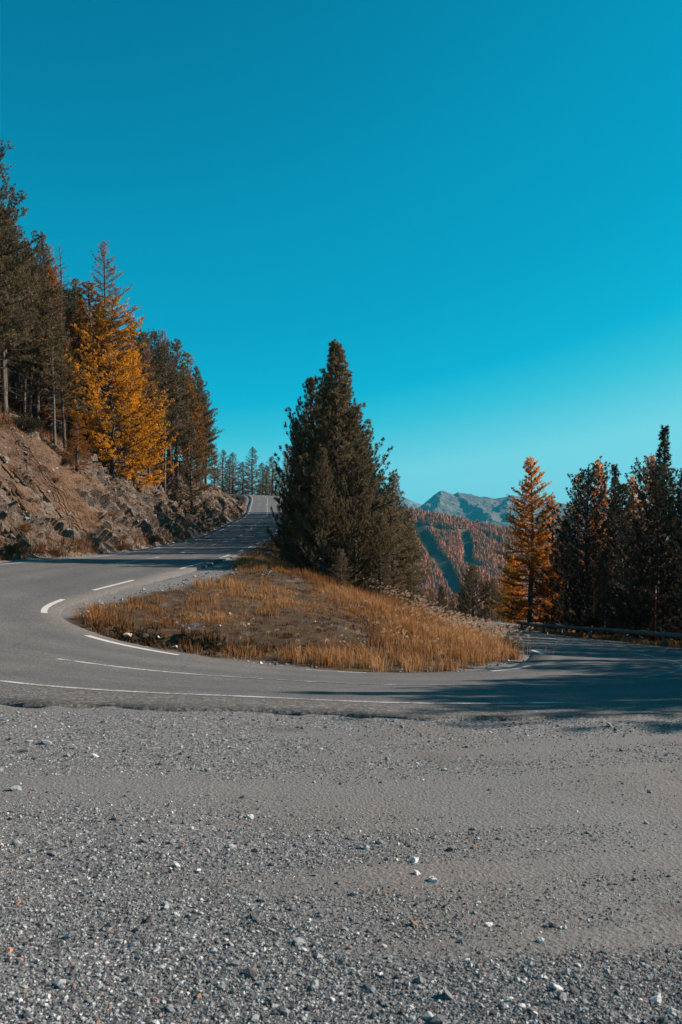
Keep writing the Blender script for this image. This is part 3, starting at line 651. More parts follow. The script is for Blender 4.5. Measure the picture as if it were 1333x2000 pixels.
# --- pines on the spur between the two arms
G1 = 'pines on the spur between the two arms of the road'
tree_px('mainpine', 657, 37, 676, 'tallest dark pine standing in the middle of the hairpin', group=G1, rz=.4)
tree_px('pine_a', 606, 38.5, 745, 'dark pine just left of the tallest pine, its tip reaching two thirds as high', group=G1, rz=1, wide=.75)
tree_px('pine_b', 580, 37.5, 826, 'bushy dark pine at the left edge of the middle clump, overhanging the road', group=G1, rz=2.2, wide=.5)
tree_px('pine_b', 694, 35.2, 905, 'bushy pine in front of and right of the tallest pine', group=G1, rz=4, wide=.6)
tree_px('pine_a', 632, 34.3, 880, 'lower bushy pine in front of and left of the tallest pine', group=G1, rz=3, wide=.7)
tree_px('pine_a', 722, 37.5, 975, 'narrow pine at the right shoulder of the middle clump', group=G1, rz=5, wide=.6)
tree_px('openpine', 770, 40.5, 926, 'slender open-crowned pine at the right end of the middle clump', group=G1, rz=.7, wide=1.0)
tree_px('pine_b', 742, 34.6, 1010, 'low round pine at the grassy crest below the middle clump', group=G1, rz=1.7, wide=.9)
tree_px('openpine', 797, 46, 1000, 'small open pine behind the slender pine, next to the far valley view', group=G1, rz=2.9, wide=1.0)
tree_px('young', 803, 38, 1118, 'little dark young pine at the right foot of the middle clump', group=G1, wide=.9)
tree_px('young', 588, 34.6, 1010, 'young pine at the left foot of the middle clump beside the road', group=G1, wide=1.25)
tree_px('young', 566, 36.5, 1030, 'small dark young pine at the very edge of the upper road', group=G1, wide=1.2)
tree_px('young', 668, 33.2, 1075, 'low young pine at the grassy foot of the tallest pine', group=G1, wide=1.3)
tree_px('gold_b', 562, 62, 868, 'small golden larch peeping out left of the middle pine clump', name='larch_tree', cat='larch tree', wide=.6)
k, y = 0, 41.5
while y < 134:
    x = float(np.interp(y, [40, 60, 80, 110, 134], [.2, .2, -.6, -2.6, -4.6])) + RT.uniform(-.5, .9); px = CX + F * x / y; z = float(H(x, y))
    top = float(np.interp(px, [540, 575, 607, 640, 675, 700, 735, 770, 800], [960, 880, 815, 770, 780, 870, 1000, 1030, 1060])) + RT.uniform(0, 25)
    plant_tree(('dark_b', 'pine_a', 'dark_a')[k % 3], x, y, min(13.5, CH - (top - HY) / F * y - z), 'pine hidden in the row behind the middle clump along the upper road', group='pines in a row behind the middle clump', wide=.92 if abs(px - 655) < 36 else .6)
    y += RT.uniform(1.5, 2.6) * (1 + y / 160); k += 1

# --- trees at the crest of the upper road
G2 = 'trees standing where the upper road goes over the crest'
CW = ['first', 'second', 'third', 'fourth', 'fifth', 'sixth', 'seventh', 'eighth', 'ninth', 'tenth', 'eleventh', 'twelfth']
for k, (px, Y, top) in enumerate(((437, 240, 880), (455, 236, 885), (474, 232, 903), (494, 226, 875), (512, 230, 905), (531, 222, 893), (546, 216, 915), (447, 250, 900), (522, 244, 912))):
    if k < 7: lb = 'distant pine at the crest of the upper road, %s from the left of seven' % CW[k]
    else: lb = 'distant pine in the second row at the road crest, %s of the two' % ('left' if k == 7 else 'right')
    tree_px('farpine', px, Y, top, lb, group=G2, wide=1.25 + .2 * (k % 3))
tree_px('gold_b', 420, 132, 882, 'orange larch at the nose of the rock bank before the crest', name='larch_tree', cat='larch tree', wide=.9)

# --- forest on the left slope
tree_px('bigpine', -44, 43, 270, 'huge spreading pine cut by the left edge of the picture', rz=2.0, sink=.3, wide=.85)
tree_px('bigpine', 10, 52, 415, 'broad pine behind the huge one at the left edge, lower and denser', rz=.3, wide=.56)
tree_px('forest_b', 82, 60, 458, 'slim dark pine with a pointed tip, right of the broad pines', wide=.85)
tree_px('snag', 116, 60, 478, 'dead bare pine with thin twigs against the sky', name='dead_tree', cat='dead tree')
tree_px('rust', 97, 66, 480, 'pinkish leafless larch half hidden behind the dead bare pine', name='larch_tree', cat='larch tree', wide=.9)
tree_px('rust', 204, 76, 473, 'tall pinkish brown larch rising alone above the golden larch', name='larch_tree', cat='larch tree', wide=.95)
tree_px('gold_a', 222, 62, 585, 'largest bright golden larch at the top of the rock bank', name='larch_tree', cat='larch tree', rz=1.2, wide=1.0)
tree_px('gold_b', 172, 63, 552, 'orange larch behind and left of the largest golden larch', name='larch_tree', cat='larch tree', wide=1.5)
tree_px('gold_a', 262, 66, 690, 'shorter golden larch with level boughs on the right of the largest one', name='larch_tree', cat='larch tree', rz=2.5, wide=.85)
tree_px('forest_a', 128, 56, 615, 'olive pine with a leaning bare trunk left of the golden larch', lean=.08, wide=.9)
tree_px('forest_b', 285, 78, 655, 'brownish pine right behind the golden larches', wide=.9)
tree_px('rust', 318, 88, 645, 'pinkish larch top showing behind the bare-stemmed pines', name='larch_tree', cat='larch tree', wide=.8)
tree_px('forest_b', 258, 84, 622, 'narrow dark pine peeping over the right shoulder of the golden larch', wide=.9)
tree_px('forest_a', 302, 86, 648, 'dark pine between the golden larches and the bare-stemmed pines', wide=.8)
tree_px('snag', 277, 86, 618, 'grey twiggy dead treetop over the dark pines right of the golden larch', name='dead_tree', cat='dead tree')
tree_px('forest_a', 60, 58, 500, 'dense dark pine filling the space right of the broad pines', wide=.75)
tree_px('forest_b', 148, 66, 545, 'dark pine tip just left of the orange larch', wide=.8)
tree_px('forest_c', 345, 82, 664, 'bare-stemmed pine with a high dark crown on the right of the forest', wide=1.0)
tree_px('forest_c', 322, 80, 668, 'twin of the bare-stemmed pine, close on its left', wide=.95)
tree_px('gold_b', 368, 94, 690, 'amber larch behind the last pines at the right end of the forest', name='larch_tree', cat='larch tree', wide=.95)
tree_px('forest_b', 385, 96, 716, 'last pine at the right end of the left forest', wide=.95)
tree_px('young', 376, 82, 830, 'young conifer growing out of the rock bank face', wide=.9, sink=.4)
tree_px('openpine', 402, 112, 800, 'slim young pine at the end of the bank beside the last forest pine', wide=.8)
tree_px('gold_b', 150, 54, 812, 'little golden larch sapling leaning over the bank edge', name='larch_tree', cat='larch tree', wide=1.6, sink=.3)
tree_px('young', 235, 63, 770, 'small dark pine under the golden larch boughs')
BG = []
for row, d in enumerate((1.5, 4.5, 8, 12, 17, 23, 30)):
    y = 34 + RT.uniform(0, 3)
    while y < 118 - row * 2:
        i = int(np.argmin(np.abs(RO[:, 1] - y) + (RO[:, 0] > -9) * 1e3)); o = RO[i] + RD[i] * (1.1 + bank_prof(y)[0] + d + RT.uniform(-1.3, 1.3))
        x, yy = float(o[0]), float(o[1]) + RT.uniform(-1, 1); px = CX + F * x / yy
        if -70 < px < 398 and not (150 < px < 300 and d < 5 and y < 66): BG.append((px, x, yy, row))
        y += (2.7 + row * .3) * RT.uniform(.8, 1.25)
CNT = {}
for px, x, y, row in sorted(BG):
    r = RT.random()
    kd = ('forest_a' if r < .28 else 'forest_b' if r < .52 else 'forest_c' if r < .72 else 'gold_b' if r < .82 else 'rust' if r < .91 else 'snag')
    zz = float(H(x, y)); lim = np.interp(px, [-150, 0, 60, 100, 160, 250, 330, 400], [250, 330, 450, 500, 560, 625, 672, 735])
    hmax = CH - (lim - HY) / F * y - zz; h = min(RT.uniform(11.0, 14.5), hmax * RT.uniform(.86, 1.0))
    if h < 4: continue
    nm = {'gold_b': 'larch_tree', 'rust': 'larch_tree', 'snag': 'dead_tree'}.get(kd, 'pine_tree')
    word = {'gold_b': 'orange larch', 'rust': 'leafless rusty larch', 'snag': 'dead bare tree', 'forest_c': 'pale-stemmed pine', 'forest_a': 'broad dark pine', 'forest_b': 'narrow dark pine'}[kd]
    place = ['at the front edge', 'in the second rank', 'in the third rank', 'in the middle', 'in the middle', 'at the top', 'at the top'][row]
    key = (word, place); CNT.setdefault(key, []).append((px, plant_tree(kd, x, y, h, None, name=nm, cat=nm.replace('_', ' '), wide=RT.uniform(.8, 1.1), lean=.035)))
for (word, place), L in CNT.items():
    for n_, (p, o) in enumerate(L):
        nth = (CW + [str(k) + 'th' for k in range(13, 60)])[n_]
        o['label'] = ('only %s %s of the slope forest' % (word, place)) if len(L) == 1 else '%s %s from the left %s of the slope forest' % (nth, word, place)
        o['group'] = word + 's ' + place + ' of the slope forest'

# --- trees behind the guard rail
tree_px('amber', 1036, 66, 893, 'tall amber larch standing alone beyond the guard rail end', name='larch_tree', cat='larch tree', rz=.5, wide=1.12)
tree_px('gold_b', 1078, 70, 968, 'shorter amber larch touching the right side of the tall one', name='larch_tree', cat='larch tree')
tree_px('gold_a', 1000, 78, 1085, 'small bright yellow larch at the foot of the tall amber larch', name='larch_tree', cat='larch tree', wide=.8)
tree_px('dark_b', 1108, 62, 1020, 'low dark pine between the amber larches and the big dark pines', wide=1.0)
tree_px('dark_a', 1150, 55, 926, 'broad dark pine behind the guard rail, left one of the big pair', rz=1.1, wide=1.0)
tree_px('dark_b', 1216, 53, 952, 'broad dark pine behind the guard rail, right one of the big pair', rz=2.1, wide=1.1)
tree_px('spire', 1201, 58, 913, 'narrow dark spire between and behind the big pair of pines', rz=.2, wide=1.0)
tree_px('gold_b', 1130, 64, 926, 'orange larch top showing behind the left big dark pine', name='larch_tree', cat='larch tree', wide=.9)
tree_px('amber', 1170, 66, 898, 'thin-topped larch rising behind the big pair of dark pines', name='larch_tree', cat='larch tree', wide=.8)
tree_px('spire', 1299, 47, 838, 'tallest dark spire-shaped pine near the right edge', rz=3.2, wide=1.1)
tree_px('dark_a', 1281, 45.5, 920, 'broad dark pine in front of the tallest spire near the right edge', rz=4, wide=.95)
tree_px('amber', 1272, 56, 888, 'amber larch behind the spire at the right edge', name='larch_tree', cat='larch tree', wide=.8)
tree_px('amber', 1236, 60, 930, 'thin orange larch seen in the gap left of the tallest spire', name='larch_tree', cat='larch tree', wide=.7)
tree_px('dark_b', 1340, 44, 930, 'dark pine cut by the right edge of the picture', rz=5, wide=.9)
tree_px('dark_b', 1250, 50, 1030, 'low dark pine filling the gap behind the red snow pole', rz=1, wide=1.1)
tree_px('dark_a', 1180, 50, 1080, 'low bushy pine right behind the middle of the guard rail', rz=2.3, wide=.8)
for k, (px, Y, top, kd, lb) in enumerate(((925, 102, 1108, 'pine_b', 'round-headed pine at the end of the lower road, left of two'), (962, 100, 1134, 'pine_b', 'shorter pine at the end of the lower road, right of two'),
        (864, 92, 1146, 'pine_a', 'small pointed pine behind the stone road marker'), (985, 112, 1150, 'dark_b', 'dark pine at the end of the lower road behind the yellow larch'), (905, 112, 1150, 'dark_b', 'low dark pine behind the round-headed one on the lower road'), (885, 122, 1160, 'gold_b', 'small orange larch deep behind the stone road marker'), (842, 100, 1150, 'gold_b', 'small orange larch on the slope left of the stone marker'))):
    tree_px(kd, px, Y, top, lb, wide=1.15, name='larch_tree' if kd == 'gold_b' else 'pine_tree', cat='larch tree' if kd == 'gold_b' else 'pine tree')
for k, (x, y, zt, kd, wd_) in enumerate(((18.4, 41.5, 7.5, 'dark_b', 1), (18.8, 38, 8.5, 'spire', 1.2), (18.2, 34.5, 7.2, 'dark_a', .8), (19.4, 32.5, 9.0, 'spire', 1.2), (17.8, 28.6, 6.0, 'openpine', .9), (18.6, 26.8, 8.0, 'dark_b', .9), (19.4, 23.8, 8.6, 'spire', 1.3), (18.4, 20.6, 7.5, 'openpine', 1.1), (18.9, 18.9, 9.2, 'dark_b', .8), (17.6, 15.9, 10.9, 'spire', 1.2), (18.6, 13.9, 9.9, 'dark_a', .8), (21.0, 12.6, 10.5, 'spire', 1.1), (22, 17, 10, 'amber', 1), (23, 29, 9.5, 'gold_b', 1), (16.9, 17.6, 6.5, 'dark_a', .9), (17.2, 22.3, 5.6, 'dark_b', .9), (19.6, 16.6, 10.4, 'dark_b', 1.0), (17.0, 24.9, 5.2, 'dark_a', .8), (17.6, 31.0, 6.2, 'dark_b', .9), (17.3, 36.4, 6.0, 'dark_b', .8), (16.6, 13.6, 7.0, 'dark_a', .9), (18.2, 17.2, 9.0, 'dark_a', 1.1), (19.2, 15.0, 10.6, 'dark_b', 1.2), (18.0, 21.6, 7.4, 'dark_a', 1.1), (17.6, 26.0, 6.4, 'dark_b', 1.1), (18.8, 29.6, 7.8, 'dark_a', 1.1), (17.4, 19.2, 7.0, 'dark_b', 1.0))):
    plant_tree(kd, x, y, zt - float(H(x, y)), 'dark conifer beyond the right edge whose shadow falls over the road', group='conifers beyond the right edge of the picture', name='larch_tree' if kd in ('amber', 'gold_b') else 'pine_tree', cat='conifer', wide=wd_)

# ------------------------------------------------------------------ wooden guard rail, snow pole, stone marker
gr = tag(empty('guard_rail', (14.1, 62, float(H(14.1, 62)))), 'long weathered log guard rail on short posts beside the lower road', 'guard rail')
rl = [(13.75, 64.0), (14.05, 58), (14.3, 51), (14.55, 45), (14.8, 39), (15.05, 33), (15.1, 27), (14.6, 21.5)]
rz = [float(H(x, y)) + 0.52 for x, y in rl]
gl0 = Vector(gr.location)
for k in range(len(rl) - 1):
    a = np.array([*rl[k], rz[k]]) - gl0; b = np.array([*rl[k + 1], rz[k + 1]]) - gl0
    dv = (b - a) / np.linalg.norm(b - a); m = MB(); n = 12; u = np.linspace(0, 1, n)[:, None]
    pts = a + dv * 0.01 + (b - a - dv * 0.02) * u; pts[:, 2] += np.random.default_rng(k).normal(0, .006, n) + [-.004, .003][k % 2]
    m.tube(pts, .115 + np.random.default_rng(k + 9).normal(0, .004, n), 10); m.build('rail', M['log'], gr)
for k, y in enumerate((62.6, 57, 53, 47.5, 42.2, 37.6, 34.5, 30, 26, 23)):
    x = float(np.interp(y, [p[1] for p in rl[::-1]], [p[0] for p in rl[::-1]])); zt = float(np.interp(y, [p[1] for p in rl[::-1]], rz[::-1]))
    m = MB(); m.tube(np.array([[x, y, zt - 1.2], [x, y, zt - .5], [x + .01, y, zt - .085]]) - np.array(gl0), [.115, .11, .105], 10); m.build('post', M['log'], gr)
x, y = px2(1280, 0, 39.5)[0], 39.5; z = float(H(x, y))
sp = tag(empty('snow_pole', (x, y, z)), 'thin red snow pole standing behind the guard rail', 'snow pole')
m = MB(); m.tube([[0, 0, -.3], [.01, .0, 1.2], [.03, 0, 2.75]], [.033, .031, .028], 8); m.build('pole', M['red'], sp)
m = MB(); m.tube([[.031, 0, 2.752], [.032, 0, 2.86]], [.036, .034], 8); m.build('tip', M['concrete'], sp)
# marker: slab with a rounded head and a raised rim
def slab(w, h, d, n=14):
    an = np.linspace(0, np.pi, n); pr = [(-w, -.4)] + [(-w, h - w)] + [(-math.cos(a) * w, h - w + math.sin(a) * w) for a in an[1:-1]] + [(w, h - w), (w, -.4)]
    return np.array(pr)
mk = tag(empty('road_marker', (5.27, 45, float(H(5.27, 45)) - .02), rad(-8)), 'grey round-topped stone road marker in the grass beside the lower road', 'milestone')
def slab_mesh(name, prof, y0, y1, mat, bev):
    c = prof.mean(0); inn = c + (prof - c) * (1 - bev); n = len(prof)
    v = [(p[0], y0 + .02, p[1]) for p in prof] + [(p[0], y1 - .02, p[1]) for p in prof] + [(p[0], y0, p[1]) for p in inn] + [(p[0], y1, p[1]) for p in inn]
    f = [];
    for i in range(n):
        j = (i + 1) % n
        f += [(i, j, n + j, n + i), (j, i, 2 * n + i, 2 * n + j), (n + i, n + j, 3 * n + j, 3 * n + i)]
    me = bpy.data.meshes.new(name); me.from_pydata(v, [], f + [tuple(range(2 * n, 3 * n))[::-1], tuple(range(3 * n, 4 * n))][:2]); me.materials.append(mat); me.update()
    o = bpy.data.objects.new(name, me); COL.objects.link(o); o.parent = mk; return o
slab_mesh('stone', slab(.17, .80, .16), -.10, .10, M['concrete'], .12)
pl = slab(.105, .70, .1); pl[:, 1] = np.maximum(pl[:, 1], .14)
t = NT('weathered_paint'); M['weath'] = t.done(t.ramp(t.noise(t.objc(), 11, 5), [(.3, (.10, .10, .10)), (.7, (.24, .235, .23))]), .85)
slab_mesh('face_panel', pl, -.118, -.101, M['weath'], .05)

# ------------------------------------------------------------------ grass
RG = np.random.default_rng(77)
def blades(x, y, h, wd, bend, az, tone, droop=1.0, z=None):
    n = len(x)
    z = np.array([H(a, b) for a, b in zip(x, y)]) - .02 if z is None else z
    d = np.stack([np.cos(az), np.sin(az), az * 0], 1); sd = np.stack([-np.sin(az + RG.normal(0, .9, n)), np.cos(az), az * 0], 1); sd /= np.linalg.norm(sd, axis=1)[:, None]
    b = np.stack([x, y, z], 1)
    m1 = b + d * (bend * h * .22)[:, None]; m1[:, 2] += h * .55
    tp = b + d * (bend * h * .8)[:, None]; tp[:, 2] += h * (1 - .30 * bend * droop)
    w = wd[:, None] / 2
    v = np.stack([b - sd * w, b + sd * w, m1 - sd * w * .8, m1 + sd * w * .8, tp], 1).reshape(-1, 3)
    k = np.arange(n)[:, None] * 5
    f = np.concatenate([k + [[0, 1, 3]], k + [[0, 3, 2]], k + [[2, 3, 4]]], 0)
    return v, f, np.repeat(np.clip(tone, 0, 1), 5), tp
def clumps(n, xr, yr, keep, hfun, per, rad_, tonef, wd=.013):
    cx = RG.uniform(*xr, n); cy = RG.uniform(*yr, n)
    nz_ = fbm(np.stack([cx * .55, cy * .55, cx * 0], 1), 3, 120)
    k = keep(cx, cy, nz_); cx, cy, nz_ = cx[k], cy[k], nz_[k]
    hh = hfun(cx, cy, nz_); c = len(cx); idx = np.repeat(np.arange(c), per); m = len(idx)
    rr = np.abs(RG.normal(0, rad_, m)); a = RG.uniform(0, 6.283, m)
    x, y = cx[idx] + rr * np.cos(a), cy[idx] + rr * np.sin(a)
    tn = np.clip(tonef(cx, cy, nz_)[idx] + RG.normal(0, .17, m), 0, 1)
    z = np.array([H(p, q) for p, q in zip(cx, cy)])[idx] - .05
    return blades(x, y, hh[idx] * RG.uniform(.55, 1.15, m), np.full(m, wd) * RG.uniform(.7, 1.3, m), RG.uniform(.05, .75, m), a + RG.normal(0, .5, m), tn, z=z)
def gvals(x, y, arr):
    i = np.clip(np.searchsorted(xs, x) - 1, 0, len(xs) - 2); j = np.clip(np.searchsorted(ys, y) - 1, 0, len(ys) - 2); return arr.reshape(GX.shape)[i, j]
isl = lambda x, y: (((x + 4.3) / 2.0) ** 2 + ((y - 19.7) / 1.2) ** 2 > 1) & (gvals(x, y, go) < -.5) & (gvals(x, y, gravel) < .45)
crest = lambda x, y: np.exp(-(((y - 34) - (x + 2.3) * -.9) / 3.0) ** 2)
right = lambda x, y: sstep(-1.0, 2.0, x) * (1 - sstep(30, 36, y)) + np.exp(-((x + 6.2) ** 2 + (y - 21.5) ** 2) / 3.5) + .7 * crest(x, y) + .55 * np.exp(-((y - 18.6 - np.abs(x - 1) * .1) / .9) ** 2)
parts = []
parts.append(clumps(5200, (-8.5, 8), (17.5, 46), lambda x, y, n: isl(x, y) & (n + .75 * right(x, y) + RG.normal(0, .12, len(x)) > .07), lambda x, y, n: .15 + .30 * np.clip(right(x, y), 0, 1.1) + .13 * np.clip(n, 0, 1) + .22 * sstep(.25, .5, fbm(np.stack([x * 1.4, y * 1.4, x * 0], 1), 2, 133)), 22, .12, lambda x, y, n: .42 + .5 * n + .12 * sstep(0, 4, x)))
parts.append(clumps(11000, (-8.5, 8), (17.5, 46), lambda x, y, n: isl(x, y) & (n > -.6), lambda x, y, n: .07 + .05 * np.abs(n), 12, .16, lambda x, y, n: .25 + .4 * n, .016))
# low dark heath between the grass
parts.append(clumps(4200, (-8.5, 8), (17.5, 46), lambda x, y, n: isl(x, y) & (n < .16) & (n + RG.normal(0, .15, len(x)) > -.5), lambda x, y, n: .08 + .10 * np.abs(n), 26, .13, lambda x, y, n: -.25 + 0 * n, .022))
hx_, hy_ = RG.normal(-4.0, 1.3, 420), RG.normal(20.0, .55, 420); k_ = (gvals(hx_, hy_, go) < -.55); hx_, hy_ = hx_[k_], hy_[k_]  # darkest tufts, added in the hole to stand in for its black shadow
hi_ = np.repeat(np.arange(len(hx_)), 24); ha_ = RG.uniform(0, 6.28, len(hi_))
parts.append(blades(hx_[hi_] + RG.normal(0, .1, len(hi_)), hy_[hi_] + RG.normal(0, .08, len(hi_)), RG.uniform(.06, .26, len(hi_)), np.full(len(hi_), .03), RG.uniform(.3, 1.2, len(hi_)), ha_, np.full(len(hi_), -.5)))
# verge below the guard rail and the slope behind it
parts.append(clumps(1500, (13.9, 18.5), (21, 70), lambda x, y, n: (gvals(x, y, gout) > .5) & (gvals(x, y, go) > 3), lambda x, y, n: .28 + .2 * np.abs(n), 20, .14, lambda x, y, n: .45 + .5 * n, .018))
# left rim of the lower road further down and the right rim of the upper road
parts.append(clumps(1500, (-6, 12), (44, 100), lambda x, y, n: (gvals(x, y, go) < -.6) & (gvals(x, y, gout) < 6) & (n > -.3), lambda x, y, n: .25 + .2 * np.abs(n), 16, .2, lambda x, y, n: .35 + .5 * n, .03))
def join(parts):
    V, Fc, T, n = [], [], [], 0
    for p in parts: V.append(p[0]); Fc.append(p[1] + n); T.append(p[2]); n += len(p[0])
    return np.concatenate(V), np.concatenate(Fc), np.concatenate(T)
v, f, a = join(parts)
tag(np_mesh('dry_grass', v, f, M['grass'], {'tone': a}), 'golden brown dry grass covering the spur inside the hairpin', 'grass', kind='stuff')
# tall stems with pale feathery heads
ps, pt = [], []
for (px, py, Y, n, sp) in ((775, 1182, 32.5, 50, .5), (805, 1193, 31, 46, .45), (835, 1215, 29.5, 30, .4), (740, 1172, 33.3, 26, .4), (905, 1250, 26.5, 60, .6), (935, 1258, 25.5, 90, .55), (885, 1258, 25, 60, .6), (955, 1266, 23.6, 60, .5), (915, 1275, 22.8, 40, .6), (985, 1280, 22.5, 30, .4), (845, 1235, 27, 40, .6), (965, 1272, 24.2, 46, .5), (880, 1262, 24, 40, .6), (850, 1262, 23, 26, .7), (700, 1150, 34.5, 16, .4), (760, 1255, 21.5, 22, .8), (690, 1275, 20, 16, .8), (560, 1280, 19.2, 9, .8), (460, 1265, 19.3, 10, .4), (810, 1285, 20, 20, .6), (640, 1125, 34.5, 12, .5)):
    n = int(n * .8); x0 = (px - CX) / F * Y; x = x0 + RG.normal(0, sp, n); y = Y + RG.normal(0, sp, n)
    h = RG.uniform(.45, .85, n); az = RG.normal(.2, .8, n); V = blades(x, y, h, np.full(n, .010), RG.uniform(.1, .5, n), az, RG.uniform(.3, .7, n)); ps.append(V[:3])
    tp = V[3]; c = 7; s_ = np.linspace(0, 1, c)
    dirv = np.stack([np.cos(az) * .55, np.sin(az) * .55, .62 + 0 * az], 1)
    pp = (tp[:, None] - dirv[:, None] * .02 + dirv[:, None] * (s_ * .16)[None, :, None] - np.array([0, 0, .07]) * (s_ ** 2)[None, :, None]).reshape(-1, 3)
    pt.append(needles(pp, np.repeat(dirv, c, 0), RG, 4, .06, .009, .4, RG.uniform(.3, .9, len(pp))))
v, f, a = join(ps); v2, f2, a2 = join(pt)
tag(np_mesh('plume_grass', np.concatenate([v, v2]), np.concatenate([f, f2 + len(v)]), [M['grass'], M['plume']], {'tone': np.concatenate([a, a2])}, mat_idx=np.concatenate([np.zeros(len(f)), np.ones(len(f2))])), 'tall grass with pale feathery heads along the crest of the spur', 'grass', kind='stuff')
# brown brush on the rock bank: along its foot, its rim and scattered on the soil
nb, mb = BKQ.shape[:2]; tot = []
def bank_pts(n, ulo, uhi, cond=None):
    i = RG.integers(2, nb - 2, n); j = np.clip((RG.uniform(ulo, uhi, n) * mb).astype(int), 1, mb - 2); p = BKQ[i, j]
    return p
for n, lo, hi, h, sp, wd in ((1500, .0, .10, .34, .20, .024), (700, .08, .30, .22, .16, .022), (500, .25, .8, .16, .16, .022), (900, .84, .97, .34, .25, .028)):
    c = bank_pts(n, lo, hi); nzv = fbm(c * .35, 3, 140); c = c[nzv > -.12]; per = 16; idx = np.repeat(np.arange(len(c)), per); m_ = len(idx)
    a = RG.uniform(0, 6.28, m_); r = np.abs(RG.normal(0, sp, m_)); 
    tot.append(blades(c[idx, 0] + r * np.cos(a), c[idx, 1] + r * np.sin(a), h * RG.uniform(.5, 1.3, m_), np.full(m_, wd), RG.uniform(.2, 1.0, m_), a, np.clip(RG.normal(.3, .2, m_), 0, 1), z=c[idx, 2] - .08))
v, f, a = join(tot); tag(np_mesh('dry_brush', v, f, M['shrub'], {'tone': a}), 'rusty brown dry brush along the foot and rim of the rock bank', 'brush', kind='stuff')
# forest floor litter and undergrowth on the slope behind the bank
cx = RG.uniform(-50, -12, 15000); cy = RG.uniform(22, 125, 15000); k = (gvals(cx, cy, go) > 8) & (gvals(cx, cy, gout) > bank_prof(cy)[0] + 1.5); cx, cy = cx[k], cy[k]
idx = np.repeat(np.arange(len(cx)), 9); m_ = len(idx); a = RG.uniform(0, 6.28, m_); r = np.abs(RG.normal(0, .28, m_)); z = np.array([H(p, q) for p, q in zip(cx, cy)])[idx] - .06
V = blades(cx[idx] + r * np.cos(a), cy[idx] + r * np.sin(a), .55 * RG.uniform(.4, 1.4, m_), np.full(m_, .05), RG.uniform(.2, 1, m_), a, np.clip(RG.normal(.05, .15, m_), 0, 1), z=z)
tag(np_mesh('undergrowth', V[0], V[1], M['shrub'], {'tone': V[2]}), 'brown undergrowth on the shaded floor of the slope forest', 'undergrowth', kind='stuff')

# ------------------------------------------------------------------ shrubs
def shrub(label, x, y, z, size, kind, group=None, proto={}):
    root = empty('shrub', (x, y, z - .05), RT.uniform(0, 6)); tag(root, label, 'shrub', group)
    if kind not in proto:
        rng = np.random.default_rng(len(proto) + 300); wood = MB(); P_, D_ = [], []
        for i in range(46):
            az = rng.uniform(0, 6.28); el = rng.uniform(.15, 1.45); L = rng.uniform(.55, 1.0); uu = np.linspace(0, 1, 5)
            d = np.array([math.cos(az) * math.cos(el), math.sin(az) * math.cos(el), math.sin(el)]); pts = d[None] * (uu * L)[:, None] + np.cumsum(rng.normal(0, .03, (5, 3)), 0); pts[:, 2] = np.maximum(pts[:, 2], -.05)
            wood.tube(pts, .012 * (1 - uu * .7), 4, cap=False)
            for q_ in range(14):
                s_ = rng.uniform(.3, 1.05); P_.append(d * s_ * L + rng.normal(0, .07, 3)); D_.append(d + [0, 0, .4])
        v, f, tn = needles(np.array(P_), np.array(D_), rng, 9, .10, .026, .7)
        proto[kind] = (wood.build('stem', M['bark'], root), np_mesh('foliage', v, f, M[kind], {'tone': tn}, parent=root))
    else:
        for s_ in proto[kind]: c = s_.copy(); COL.objects.link(c); c.parent = root
    root.scale = (size, size, size * .8); return root
def on_bank(px, py):
    q_ = BKQ.reshape(-1, 3); s_ = proj(q_); ok = np.argsort(((s_ - [px, py]) ** 2).sum(1))[:6]; return q_[ok[np.argmin(q_[ok, 1])]]
for px, py, sz, kd, lb in ((55, 845, 1.5, 'juniper', 'dark green juniper bush on the rim of the rock bank at the left'), (25, 1080, .8, 'shrub', 'rusty shrub at the bank foot near the left edge'), (75, 1078, .7, 'shrub', 'rusty shrub at the bank foot, second from the left edge'),
        (112, 1083, .6, 'shrub', 'low rusty shrub under the dark boulder face of the bank'), (235, 1070, .6, 'shrub', 'orange brown shrub at the bank foot where the solid edge line ends'), (48, 1035, .6, 'shrub', 'brown shrub halfway between the road and the grey ledge at the left'),
        (128, 905, .55, 'juniper', 'small dark bush hanging on the bank below the forest rim'), (110, 940, .5, 'shrub', 'round brown shrub alone on the upper orange soil'), (215, 1012, .7, 'shrub', 'golden brown shrub in the middle of the orange soil patch'),
        (300, 1058, .7, 'shrub', 'brown shrub at the bank foot beneath the gully'), (470, 985, 1.1, 'shrub', 'reddish brush at the very end of the rock bank'), (452, 1000, .9, 'shrub', 'low brush at the bank foot just before its end'), (160, 880, 1.0, 'shrub', 'bare brown bush on the bank rim left of the golden larch'), (260, 915, .9, 'juniper', 'dark bush under the boughs of the golden larch'), (330, 925, .9, 'juniper', 'dark bush on the bank rim right of the golden larch')):
    p_ = on_bank(px, py); shrub(lb, *map(float, p_), sz, kd)

